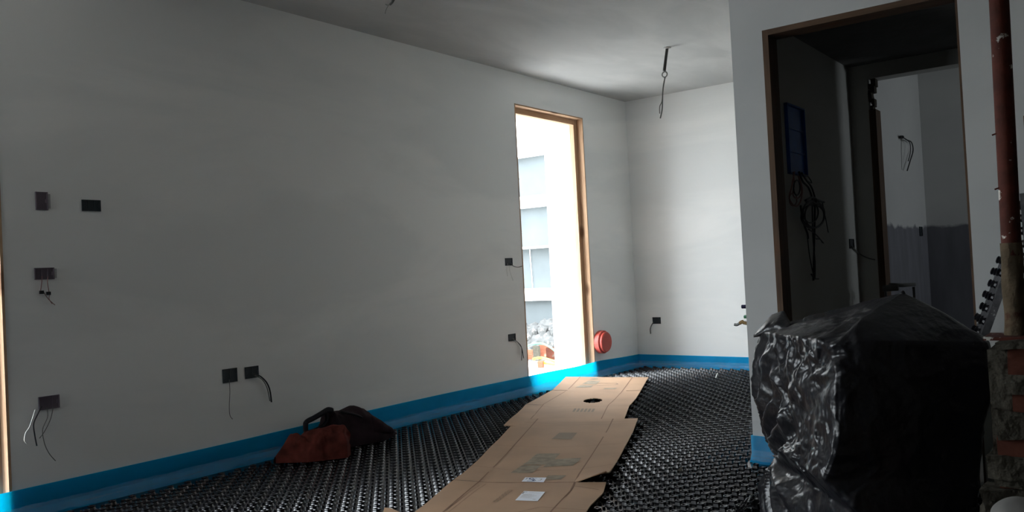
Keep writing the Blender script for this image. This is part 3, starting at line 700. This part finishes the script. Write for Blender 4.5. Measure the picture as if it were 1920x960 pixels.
Bc, PB = sheet('cardboard_sheet', RBp, 'long near flattened cardboard box with two white stickers, overlapping the far one', holes=((.68, 8.55, .13, .42),), cut=((5, -.1, .15), (5, .80, 1.1)), seed=5, lift=((0, 5, .25, 1.2, .012),), warp=.005, flapc=True, zoff=.011)
for s_, PP, T_ in ((A, PA, 5), (Bc, PB, 10)):
    crease(s_, PP, [(.17 if s_ is A else .17, 0), (.17, T_)]); crease(s_, PP, [(.80, 0), (.80, T_)])
crease(A, PA, [(0, 3.02), (.3, 3.25), (.55, 3.15), (1, 3.)], .0025); crease(A, PA, [(.05, 2.1), (.5, 2.2), (1, 2.15)], .0012, 'ink_pale'); crease(A, PA, [(0, 4.4), (1, 4.3)], .002, 'ink_pale')
crease(A, PA, [(.84, 1.01), (1, .98)], .004, 'ink'); crease(A, PA, [(0, 1.01), (.17, 1.01)], .004, 'ink'); crease(A, PA, [(0, 3.01), (.15, 3.02)], .004, 'ink')
crease(Bc, PB, [(0, .25), (.3, .4), (.6, .3), (1, .2)], .003); crease(Bc, PB, [(.0, .5), (.5, .55), (1, .4)], .0015); crease(Bc, PB, [(.0, 1.95), (.5, 2.15), (1, 1.8)], .002); crease(Bc, PB, [(0, 3.35), (.3, 3.75), (.6, 3.8), (.8, 3.7), (1, 3.3)], .002)
crease(Bc, PB, [(.15, 5.0), (.8, 5.02)], .006); crease(Bc, PB, [(0, 5.01), (.15, 5.01)], .003, 'ink'); crease(Bc, PB, [(.42, 3.76), (.52, 3.78)], .0035, 'ink'); crease(Bc, PB, [(.81, 5.4), (.97, 5.75)], .004)
crease(Bc, PB, [(.23, 5.2), (.2, 8)], .002); crease(Bc, PB, [(.5, 8), (.72, 7.2), (1, 7.4)], .0025); crease(Bc, PB, [(.2, 5.4), (.16, 9)], .0015)
# printing on the far sheet: grey block logo with a hooked line
for q in (((.33, .12), (.40, .12), (.40, .24), (.31, .24)), ((.31, .32), (.45, .32), (.44, .58), (.27, .58)), ((.27, .66), (.42, .66), (.41, .82), (.23, .82))): patch_(A, PA, q, 'ink_green', 'print')
crease(A, PA, [(.40, .2), (.48, .2)], .002, 'ink_green', 'print'); crease(A, PA, [(.44, .5), (.66, .5), (.69, .56), (.66, .62), (.42, .66)], .004, 'ink', 'print')
patch_(A, PA, ((.58, .86), (.72, .84), (.70, .92), (.56, .94)), 'ink_green', 'print')
for k in range(6): u = .50+.035*k; patch_(A, PA, ((u, 3.35), (u+.022, 3.33), (u+.020, 3.62), (u-.002, 3.64)), 'ink_pale', 'print')
# printing on the near sheet
patch_(Bc, PB, ((.40, 2.55), (.57, 2.55), (.54, 3.3), (.36, 3.3)), 'ink_green', 'print'); patch_(Bc, PB, ((.36, 3.35), (.50, 3.35), (.48, 4.0), (.33, 4.0)), 'ink_green', 'print')
patch_(Bc, PB, ((.54, 2.9), (.74, 2.8), (.72, 3.4), (.52, 3.5)), 'ink_green', 'print'); patch_(Bc, PB, ((.44, 1.1), (.58, 1.1), (.57, 1.55), (.42, 1.55)), 'ink_pale', 'print'); patch_(Bc, PB, ((.60, 4.3), (.72, 4.3), (.70, 4.75), (.58, 4.75)), 'ink_green', 'print')
def uvB(x, y, PP=PB, rows=RBp):
    w0 = atz(x, y, ZB+.004); best = None
    for it in range(2):
        rng = [(i/60, j/20) for i in range(61) for j in range(0, 20*(len(rows)-1)+1)] if it == 0 else [(best[1][0]+(i-10)/600, best[1][1]+(j-10)/200) for i in range(21) for j in range(21)]
        for uv in rng:
            d = (PP(*uv)-w0); d = d.x*d.x+d.y*d.y
            if best is None or d < best[0]: best = (d, uv)
    return best[1]
q = [uvB(*p) for p in ((985, 895.5), (1025, 896), (1019, 904.5), (978, 903))]
sl = patch_(Bc, PB, q, 'paper', 'sticker', .002, label='small white sticker with a blue S-like symbol')
def on(q, u, v):
    a = Vector(q[0]).lerp(Vector(q[1]), u); b = Vector(q[3]).lerp(Vector(q[2]), u); c = a.lerp(b, v); return (c.x, c.y)
def stroke(s_, q, pts, wd, m='ink_blue'): crease(s_, PB, [on(q, *p) for p in pts], wd, m, 'print', .0032)
stroke(Bc, q, [(.42, .2), (.28, .2), (.25, .45), (.50, .6), (.48, .85), (.22, .85)], .004); stroke(Bc, q, [(.22, .25), (.56, .85)], .003); stroke(Bc, q, [(.58, .2), (.40, .3), (.6, .7), (.45, .85)], .003)
stroke(Bc, q, [(.08, .25), (.16, .25), (.10, .5)], .003, 'ink'); stroke(Bc, q, [(.72, .35), (.84, .35), (.80, .7), (.70, .7)], .002, 'ink_pale')
q = [uvB(*p) for p in ((983, 921), (1022, 922), (1008, 940.5), (966, 939))]
patch_(Bc, PB, q, 'paper', 'address_label', .002, label='white square address label with small print')
stroke(Bc, q, [(.20, .12), (.06, .12), (.05, .32)], .003, 'ink'); 
for k in range(7): stroke(Bc, q, [(.10, .36+.06*k), (.52+.3*((k*37) % 5)/5, .36+.06*k)], .0012, 'ink_pale')
stroke(Bc, q, [(.72, .85), (.86, .85)], .003, 'ink_pale'); stroke(Bc, q, [(.3, .16), (.85, .18)], .0012, 'ink_pale')
for k in range(6):     # row of faint stamped characters running away from the viewer
    x, y = 957-5.2*k, 920.5+3.9*k; q = [uvB(*p) for p in ((x-3, y-1.5), (x+4, y-1.2), (x+1, y+1.4), (x-6, y+1.1))]
    crease(Bc, PB, [q[0], q[1], q[2], q[3]], .0022, 'ink_pale', 'print', .0015)
    crease(Bc, PB, [q[0], q[3]], .0022, 'ink_pale', 'print', .0015)
# scrap in the bottom-left of the cardboard
RS = [((721, 953), (733, 954)), ((718, 962), (760, 965)), ((700, 985), (770, 988))]
sheet('cardboard_scrap', RS, 'small cardboard corner just poking into the bottom edge, left of the long sheet', nu=10, seed=9)

# ------------------------------------------------------------------ black rubbish bag
def interp(tab, z):
    tab = sorted(tab)
    if z <= tab[0][0]: return tab[0][1]
    for (a, b), (c, d) in zip(tab, tab[1:]):
        if z <= c:
            f = (z-a)/(c-a); f = f*f*(3-2*f) if False else f; return b+(d-b)*f
    return tab[-1][1]
def tabx(pp, Y): return [(aty(a, b, Y).z, aty(a, b, Y).x) for a, b in pp]
YA, YBc, YC = 3.22, 2.62, 2.86
TA = tabx([(1421, 627), (1411, 660), (1409, 690), (1413, 740), (1430, 795), (1447, 842), (1452, 856), (1432, 880), (1424, 905), (1422, 960), (1430, 1010)], YA)
TB = tabx([(1555, 625), (1566, 700), (1566, 800), (1560, 850), (1540, 900), (1600, 960), (1600, 1200)], YBc)
TC = tabx([(1872, 640), (1879, 690), (1869, 750), (1852, 800), (1846, 860), (1841, 960), (1838, 1150)], YC)
peak = aty(1693, 549, 2.98)
ZR = {'A': aty(1419, 622, YA).z, 'B': aty(1557, 640, YBc).z, 'C': aty(1874, 642, YC).z, 'D': .70}
NA, NZ, NT = 380, 170, 60
def bagplan(u, z):
    """closed plan curve through the corners A (left), B (front), C (right), D (back)"""
    pts = [Vector((interp(TA, z), YA, 0)), Vector((interp(TB, z), YBc, 0)), Vector((interp(TC, z), YC, 0)), Vector((-.72, 3.62, 0)), Vector((-1.08, 3.66, 0))]
    return pts
BW = [0, .30, .62, .80, .90, 1.0]
def rim_z(u): 
    zz = [ZR['A'], ZR['B'], ZR['C'], .70, .70, ZR['A']]
    for i in range(5):
        if u <= BW[i+1]:
            f = (u-BW[i])/(BW[i+1]-BW[i]); return zz[i]+(zz[i+1]-zz[i])*f
    return zz[-1]
def plan(u, z):
    pts = bagplan(u, z); pts.append(pts[0])
    for i in range(5):
        if u <= BW[i+1] or i == 4:
            f = (u-BW[i])/(BW[i+1]-BW[i]); return pts[i].lerp(pts[i+1], f)
def plan_s(u, z, r=.022):   # rounded corners by averaging
    p = Vector((0, 0, 0)); w = 0
    for k in (-2, -1, 0, 1, 2):
        g = (1, 2, 3, 2, 1)[k+2]; p += plan((u+k*r*.5) % 1.0, z)*g; w += g
    return p/w
def bagpt(u, v):
    rz = rim_z(u)
    if v < .74:
        t = v/.74; z = -.0+rz*t*.985+.002; p = plan_s(u, z); bulge = .03*sin(pi*min(1, t*1.1))
        c = Vector((-.85, 3.1, 0)); d = (p-c); d.z = 0; d.normalize(); p = p+d*bulge*.3; q = Vector((p.x, p.y, z)); k = 1
    else:
        t = (v-.74)/.26; p = plan_s(u, rz); b = Vector((p.x, p.y, rz)); e = t**1.0
        q = b.lerp(peak, e); q.z += (.012 if u > .3 else -.006)*sin(pi*t**.8); k = 1-t
        if t < .12: pass
        d = Vector((b.x-peak.x, b.y-peak.y, 0)).normalized()
    # crumple
    s = q*1.0
    lit = max(0, min(1, (.36-u)/.08)) if u < .5 else max(0, (u-.9)*8)
    amp = .011+.020*lit
    zl = q.z; 
    if zl < .22: amp *= .55
    # gathered pleats radiating from the waist on the left
    wst = aty(1450, 855, YA); dd = Vector((q.x-wst.x, (q.y-wst.y), q.z-wst.z)); ang = math.atan2(dd.z, (dd.x-dd.y*1.0)); rr = dd.length
    pl = .018*sin(ang*17+2*noise.noise(q*5))*math.exp(-((rr-.22)/.22)**2)*(1 if u < .45 else 0)
    w_ = Vector((noise.noise(s*6), noise.noise(s*6+Vector((7, 0, 0))), noise.noise(s*6+Vector((0, 7, 0)))))*.06
    R = 0.; A_ = 1.
    for sc_ in (7, 13, 26, 50): R += A_*(.42-abs(noise.noise((s+w_)*sc_+Vector((sc_, 0, 0))))*2.0); A_ *= .5
    n_ = amp*.62*R+pl+.02*noise.noise(q*3.1)
    n_ *= (k if k < 1 else 1)*.9+.1
    return q+d*n_+Vector((0, 0, (n_*.35 if v > .1 else 0)*k))
mb = MB().grid(bagpt, NA, NZ+NT, closed=True)
mb.f.append(tuple(range(NA))[::-1])
t = mb.build('rubbish_bag', 'bag', smooth=True, label='big black plastic rubbish bag draped over something boxy in front of the doorway', cat='bag')
# folded flap of the liner at the top left
a, b_, c_, d_ = aty(1413, 628, 3.2), aty(1446, 590, 3.24), aty(1466, 583, 3.22), aty(1484, 616, 3.12)
def flap(u, v):
    base = a.lerp(d_, u)+Vector((0, 0, -.01)); top = (a.lerp(b_, u*2.2) if u < .4545 else (b_.lerp(c_, (u-.4545)/.2) if u < .6545 else c_.lerp(d_, (u-.6545)/.3455)))
    p = base.lerp(top, v); p.y += -.03*sin(pi*v)*sin(pi*u)+.01*noise.noise(p*20); return p
mb = MB().grid(flap, 36, 16); mb.grid(lambda u, v: flap(u, v)+Vector((.004, .012+.03*v*(1-v), 0)), 36, 16); mb.build('folded_flap', 'bag', t, smooth=True)
# knotted tip at the peak
MB().lathe([(.001, .012), (.006, .008), (.010, 0), (.02, -.02)], peak+Vector((.0, 0, -.004)), (0.1, 0, 1), 10).build('tip', 'bag', t, smooth=True)
# torn plastic scraps on the nubs beside the bag
for k, (sx, sy, ln, lb) in enumerate(((1392, 950, .10, 'torn black plastic scrap on the nubs, left one of two beside the bag'), (1412, 938, .13, 'torn black plastic scrap on the nubs, right one touching the bag'))):
    p = atz(sx, sy, .012)
    def sc(u, v, p=p, ln=ln, k=k):
        return Vector((p.x+(u-.5)*ln*.5, p.y+(v-.5)*ln, .006+.028*abs(noise.noise(Vector((u*4, v*4, k*3.3))))+.02*u*v))
    mb = MB().grid(sc, 12, 14); mb.grid(lambda u, v: sc(u, v)-Vector((0, 0, .0015)), 12, 14); mb.build('plastic_scrap', 'bag', label=lb, cat='scrap')

# ------------------------------------------------------------------ broken brick wall stub at the right
YW = 2.2
def wz(y, x=1895): return aty(x, y, YW).z
BWX = aty(1880, 700, YW).x
t = empty('brick_wall', (BWX+.4, YW+.12, 0), 'broken stub of red brick wall with old mortar at the right edge, carrying the rusty prop', 'brick wall')
def rough(mb, a, b, seed, amp=.012, n=(10, 3, 8)):
    bm = bmesh.new(); bmesh.ops.create_cube(bm, size=1)
    bmesh.ops.subdivide_edges(bm, edges=bm.edges[:], cuts=6, use_grid_fill=True)
    a, b = Vector(a), Vector(b); c = (a+b)/2; s = b-a
    vs = []
    for v in bm.verts:
        p = Vector((c.x+v.co.x*s.x, c.y+v.co.y*s.y, c.z+v.co.z*s.z)); q = p*11+Vector((seed*3.1, 0, 0))
        vs.append(p+Vector((noise.noise(q), noise.noise(q+Vector((9, 0, 0))), noise.noise(q+Vector((0, 9, 0)))))*amp)
    mb.add(vs, [tuple(v.index for v in f.verts) for f in bm.faces]); bm.free(); return mb
zt = wz(652); edge = [(-.20, -.330), (.35, -.338), (.45, -.318), (.58, -.300), (.70, -.285), (.80, -.272)]
def lx(z): return interp(edge, z)
course = []; z = zt
k = 0
spec = [(.072, .034), (.045, .05), (.05, .06), (.05, .055), (.055, .03), (.07, .03), (.07, .03), (.07, .03), (.07, .03)]
for (bh, jh) in spec:
    z0 = max(z-bh, ZF)
    if z-ZF < .03: break
    x = lx(z)+(.022 if k % 2 else .005)+random.uniform(-.004, .01)
    while x < .55:
        L_ = .245 if x > -.2 else random.uniform(.14, .22)
        rough(MB(), (x, YW+random.uniform(-.004, .004), z0), (x+L_, YW+.115, z), k+x, .004).build('brick', 'brick', t)
        rough(MB(), (x, YW+.125, z0), (x+L_, YW+.24, z), k+x+5, .004).build('brick', 'brick', t)
        x += L_+.012
    z = z0-jh; k += 1
mb = MB(); z = zt; k = 0
rough(mb, (lx(.3)+.03, YW+.012, ZF-.0), (.54, YW+.228, zt-.006), 1, .003)
for (bh, jh) in spec:
    z0 = z-bh; 
    if z0-jh < ZF: break
    rough(mb, (lx(z0)-.002+random.uniform(-.008, .004), YW-.012, z0-jh-.004), (.55, YW+.24, z0+.006), k+.5, .016)
    z = z0-jh; k += 1
for zz, r_ in ((.42, .05), (.36, .06), (.5, .03), (.30, .045)): rough(mb, (lx(zz)-.005, YW-.016, zz-r_), (lx(zz)+.20, YW+.05, zz+r_*.6), zz*50, .02)
mb.build('mortar', 'mortar', t, kind='stuff')
rough(MB(), (-.285, YW-.01, zt-.003), (.02, YW+.20, zt+.014), 44, .006).build('mortar_bed', 'mortar', t)
# pale lump in the corner
p = aty(1905, 965, 1.9)
bm = bmesh.new(); bmesh.ops.create_icosphere(bm, subdivisions=4, radius=.052)
for v in bm.verts: v.co = v.co*(1+.12*noise.noise(v.co*18)); v.co.z *= .8; v.co.x *= 1.15
me = bpy.data.meshes.new('plaster_lump'); bm.to_mesh(me); bm.free(); me.materials.append(M['lump']); me.polygons.foreach_set('use_smooth', [True]*len(me.polygons))
lumpz = p.z
o = bpy.data.objects.new('plaster_lump', me); COL.objects.link(o); o.location = (p.x, 2.0-.0, aty(1905, 970, 2.0).z); tag(o, 'rounded pale plaster lump at the very bottom right corner', 'plaster')
# ledge the lump rests on: fallen mortar heap at the foot of the stub
def heap(u, v):
    x = -.42+u*.95; y = 1.80+v*.365; h = (aty(1905, 990, 2.0).z-.03)*(min(1, v*3.2)**.6)*min(1, u*5)**.5*(1-.5*max(0, u-.6))
    return Vector((x, y, ZF+max(.0, h)*(1-.0)+.02*noise.noise(Vector((x*12, y*12, 4)))))
hp = MB().grid(heap, 40, 26); hp.build('mortar_heap', 'mortar', smooth=True, label='heap of fallen mortar at the foot of the brick stub', cat='rubble', kind='stuff')

# rusty prop
Xp = (aty(1853, 0, 2.3).x+aty(1893, 0, 2.3).x)/2; rp = (aty(1893, 0, 2.3).x-aty(1853, 0, 2.3).x)/2*.97; Yp_ = 2.3
t = empty('steel_prop', (Xp, Yp_, zt+.014), 'rusty red steel prop splashed with white plaster, standing on the brick stub', 'prop')
def tubev(u, v, z0, z1, r, amp, x0, x1):
    a = 2*pi*u; z = z0+(z1-z0)*v; rr = r+amp*noise.noise(Vector((cos(a)*2, sin(a)*2, z*16)))
    return Vector((x0+(x1-x0)*v+rr*cos(a), Yp_+rr*sin(a), z))
xb = aty(1905, 640, Yp_).x
zmid = aty(1900, 455, Yp_).z; f_ = lambda z: xb+(Xp-xb)*(z-zt)/(aty(1873, 0, Yp_).z-zt)
MB().grid(lambda u, v: tubev(u, v, zmid-.03, ZC-.01, rp, .0, f_(zmid), f_(ZC)), 28, 60, closed=True).build('pipe', 'rust', t, smooth=True)
MB().grid(lambda u, v: tubev(u, v, zt+.014, zmid, rp*1.06, .004, f_(zt), f_(zmid)), 28, 60, closed=True).build('lower_tube', 'cement', t, smooth=True)
MB().box((f_(ZC)-.06, Yp_-.06, ZC-.012), (f_(ZC)+.06, Yp_+.06, ZC-.002)).build('head_plate', 'rust', t)
MB().box((xb-.06, Yp_-.06, zt+.012), (xb+.08, Yp_+.06, zt+.02)).build('base_plate', 'rust', t)
for (x_, y_) in ((1877, 250), (1880, 352)):
    p = aty(x_, y_, Yp_); MB().tube([(f_(p.z)-rp*.8, Yp_-.01, p.z), (f_(p.z)-rp-.006, Yp_-.01, p.z-.003)], .002, 6, 0).build('snag', 'rust', t)
for s_, z_ in ((.6, 1.25), (-.3, 1.33), (.2, 1.40), (.5, 1.20)):
    pass
# timber board standing behind the prop at the very edge
xa = aty(1914, 300, 2.42).x
t = MB().box((xa+.006, 2.47, ZF+.0), (xa+.12, 2.50, aty(1915, 215, 2.45).z)).build('timber_board', 'pine_dark', bevel=.002, label='rough timber board standing upright behind the prop at the right edge', cat='board')

# offcuts of nubbed insulation sheet leaning behind the prop, seen edge-on
def offcut(pb, pt, Y0, Y1, label, th=.022, nb=9, sk=0.0):
    t = empty('insulation_offcut', (pb.x, Y0, ZF), label, 'insulation sheet')
    ax = (pt-pb); L_ = ax.length; ax.normalize(); nrm = Vector((-ax.z, 0, ax.x)); nrm = nrm if nrm.x < 0 else -nrm
    mb = MB(); dY = Vector((sk, Y1-Y0, 0)); vs = []
    for yv in (Vector((0, 0, 0)), dY):
        for s_, q in ((0, 0), (0, th), (1, th), (1, 0)): vs.append(pb+ax*L_*s_-nrm*q+yv)
    mb.add(vs, [(0,1,2,3),(7,6,5,4),(0,4,5,1),(1,5,6,2),(2,6,7,3),(3,7,4,0)]); mb.build('foam_core', 'eps', t)
    n = int(L_/.05); ny = max(1, int((Y1-Y0)/.05)); first = None
    vs, fs = [], []
    for ring, h in ((.016, 0), (.013, .008), (.0165, .017), (.011, .021)):
        vs += [(ring*cos(a*pi/5), ring*sin(a*pi/5), h) for a in range(10)]
    fs = [(i*10+k, i*10+(k+1) % 10, (i+1)*10+(k+1) % 10, (i+1)*10+k) for i in range(3) for k in range(10)]+[tuple(30+k for k in range(10))]
    R_ = Matrix((ax, Vector((0, 1, 0)), nrm)).transposed().to_4x4()
    for i in range(n):
        for j in range(ny):
            if (i+j) % 2 == 0: continue
            p = pb+ax*(.03+i*.05)+dY*((j+.5)/ny)
            if first is None: first = MB().add(vs, fs).build('nub', 'nub', t); o = first; o.matrix_parent_inverse = Matrix.Translation(-t.location)
            else: o = first.copy(); COL.objects.link(o)
            o.matrix_basis = Matrix.Translation(p) @ R_
    return t
yo = 3.74
b0 = aty(1846, 610, yo); t0 = aty(1893, 480, yo); dr = (t0-b0).normalized(); b1 = b0-dr*((b0.z-ZF)/dr.z)
if b1.x < -.62: pass
offcut(Vector((aty(1800, 900, yo).x if False else b1.x, yo, ZF)), t0, yo, yo+.28, 'nubbed black sheet offcut on grey foam, leaning furthest left behind the prop', .026, sk=-.06)
b0 = aty(1886, 620, 3.72); t0 = aty(1886, 365, 3.72)
offcut(Vector((b0.x+.10, 3.70, ZF)), t0+Vector((.045, 0, 0)), 3.70, 3.90, 'taller nubbed offcut standing nearly upright right behind the prop', .022, sk=-.02)

# small odds and ends on the nubs
a, b_ = atz(1342, 708, .004), atz(1345, 700, .004)
MB().tube([a, b_], .005, 6, 0).build('cable_tie', 'wire_white', label='short white stick on the black floor near the end wall', cat='stick')
p = atz(1275, 882, .004)
MB().add([(p.x-.014, p.y, .004), (p.x+.016, p.y-.006, .003), (p.x+.004, p.y+.012, .02), (p.x, p.y, -.001)], [(0, 1, 2), (0, 2, 3), (1, 3, 2), (0, 3, 1)]).build('film_scrap', 'mortar', label='tiny grey scrap on the black floor below the end of the cardboard', cat='scrap')

# crossbar behind the bag in the bathroom doorway
YH = 5.55
t = empty('trestle', aty(1672, 640, YH), 'dark trestle bar just above the bag peak, seen through the doorways', 'trestle')
t.location.z = 0
MB().tube([aty(1656, 541, YH), aty(1684, 539, YH)], .020, 10, 0).build('crossbar', 'dark', t, smooth=True)
MB().tube([aty(1668, 534, YH+.06), aty(1692, 535, YH+.12), aty(1716, 533, YH+.16)], .012, 10, 0).build('crossbar', 'dark', t, smooth=True)
for x_ in (1660, 1713): q = aty(x_, 538, YH+.05); MB().tube([q, (q.x, q.y+.05, ZF-.003)], .008, 8, 0).build('leg', 'dark', t, smooth=True)

# ------------------------------------------------------------------ backpack and orange cloth by the left wall
def blob(fn_r, c, seg=72, rings=44):
    """closed lumpy body; fn_r(dir) -> offset vector"""
    def f(u, v):
        a = 2*pi*u; b = -pi/2+pi*v; d = Vector((cos(b)*cos(a), cos(b)*sin(a), sin(b))); return c+fn_r(d)
    return MB().grid(f, seg, rings, closed=True)
cb = atx(672, 800, -3.86); 
ax_ = Vector((0.10, .99, 0)).normalized(); side = Vector((-ax_.y, ax_.x, 0))
base = atz(672, 838, 0); base.x = -3.88; base.y = 3.50
top = atx(662, 760, -3.88)
t = empty('backpack', base, 'dark maroon backpack slumped on the floor by the left wall, strap loop raised', 'backpack')
Hh = top.z
prof = [(-.33, .02), (-.27, .10), (-.2, .235), (-.13, .225), (-.06, .24), (.02, .285), (.07, .27), (.13, .20), (.2, .155), (.27, .10), (.31, .03)]
# silhouette of the pack from photo pixels on the plane x = -3.88
SIL = [(600, 800), (607, 785), (612, 770), (616, 767), (627, 770), (638, 770), (650, 765), (661, 760), (672, 765), (684, 778), (700, 789), (715, 798), (728, 806), (734, 820)]
SP = sorted([(atx(a, b, -3.97).y, atx(a, b, -3.97).z) for a, b in SIL])
ya, yb2 = SP[0][0], SP[-1][0]
def packf(u, v):
    y = ya+(yb2-ya)*u; h = interp(SP, y); e = sin(pi*min(1, max(0, u*.96+.02)))**.35
    a = pi*v; wd = .125*e*(1-.15*sin(7*u)); cs = cos(a); sn = sin(a)
    x = -3.965+wd*(abs(cs)**.8)*(1 if cs > 0 else -1); z = h*(sn**.7 if sn > 0 else 0)
    n_ = .012*noise.noise(Vector((x*14, y*14, z*14)))+.006*noise.noise(Vector((x*35, y*35, z*35)))
    return Vector((x+n_, y, max(-.0, z*(1+n_*2))))
mb = MB().grid(packf, 90, 50); nu = 90
mb.f.append(tuple(j*nu for j in range(50))); mb.f.append(tuple(j*nu+nu-1 for j in range(50))[::-1])
mb.build('body', 'pack', t, smooth=True)
XPk = -3.92
def strapf(pts, wd, X=XPk, nm='strap'):
    P = catmull([atx(a, b, X) for a, b in pts], 8); mb = MB(); vs = []
    for p in P: vs += [p+Vector((-wd, 0, -.003)), p+Vector((wd, 0, -.003)), p+Vector((wd, 0, .006)), p+Vector((-wd, 0, .006))]
    mb.add(vs, [(i*4+k, i*4+(k+1) % 4, i*4+4+(k+1) % 4, i*4+4+k) for i in range(len(P)-1) for k in range(4)]+[(0, 3, 2, 1), tuple(len(P)*4-4+k for k in range(4))]); mb.build(nm, 'strap', t, smooth=False)
mb = MB().tube([atx(a, b, XPk) for a, b in ((574, 812), (573, 800), (575, 791), (588, 784), (602, 776), (614, 769), (622, 770))], [.014, .018], 8, 6); mb.build('strap', 'strap', t, smooth=True)
mb = MB().tube([atx(a, b, XPk) for a, b in ((577, 810), (590, 806), (603, 799), (611, 790), (612, 780), (609, 774))], [.010, .011], 8, 6); mb.build('strap', 'strap', t, smooth=True)
mb = MB().tube([atx(a, b, XPk+.05) for a, b in ((640, 772), (655, 775), (672, 780), (690, 790), (712, 806))], .008, 8, 6); mb.build('zip', 'strap', t, smooth=True)
def pocket(u, v):
    p = packf(.52+.36*u, .06+.30*v); e = sin(pi*u)**.4*sin(pi*v)**.4; return p+Vector((.028*e+.004*noise.noise(p*30), 0, .004*e))
MB().grid(pocket, 24, 18).build('front_pocket', 'pack', t, smooth=True)
# cloth
CS = [(513, 841), (519, 832), (534, 824), (545, 816), (560, 811), (575, 808), (590, 806), (605, 804), (622, 801), (640, 800), (655, 812)]
XCl = -3.86
CP = sorted([(atx(a, b, -3.95+.24*(a-513)/142).y, max(.01, atx(a, b, -3.95+.24*(a-513)/142).z-.012)) for a, b in CS]); cy0, cy1 = CP[0][0], CP[-1][0]
def clothf(u, v):
    y = cy0+(cy1-cy0)*u; h = .012+max(0, interp(CP, y))*min(1, .25+u*3.2)*(1-.22*math.exp(-((u-.36)/.05)**2)); wd = .10*min(1, u*3+.1)*min(1, (1-u)*5+.05); s_ = v*2-1
    x = -3.95+.24*u+wd*s_; z = h*max(0, (1-s_*s_))**.5
    q = Vector((x, y, z)); f = noise.voronoi(q*15)[0]; n_ = .022*(.5-(f[1]-f[0]))*min(1, z*14)+.014*noise.noise(q*11)*min(1, z*14)
    return Vector((x+n_, y+.02*noise.noise(q*6), max(.001, z+n_)))
MB().grid(clothf, 110, 50).build('cloth', 'orange', smooth=True, label='crumpled rust-orange garment heaped in front of the backpack', cat='cloth')
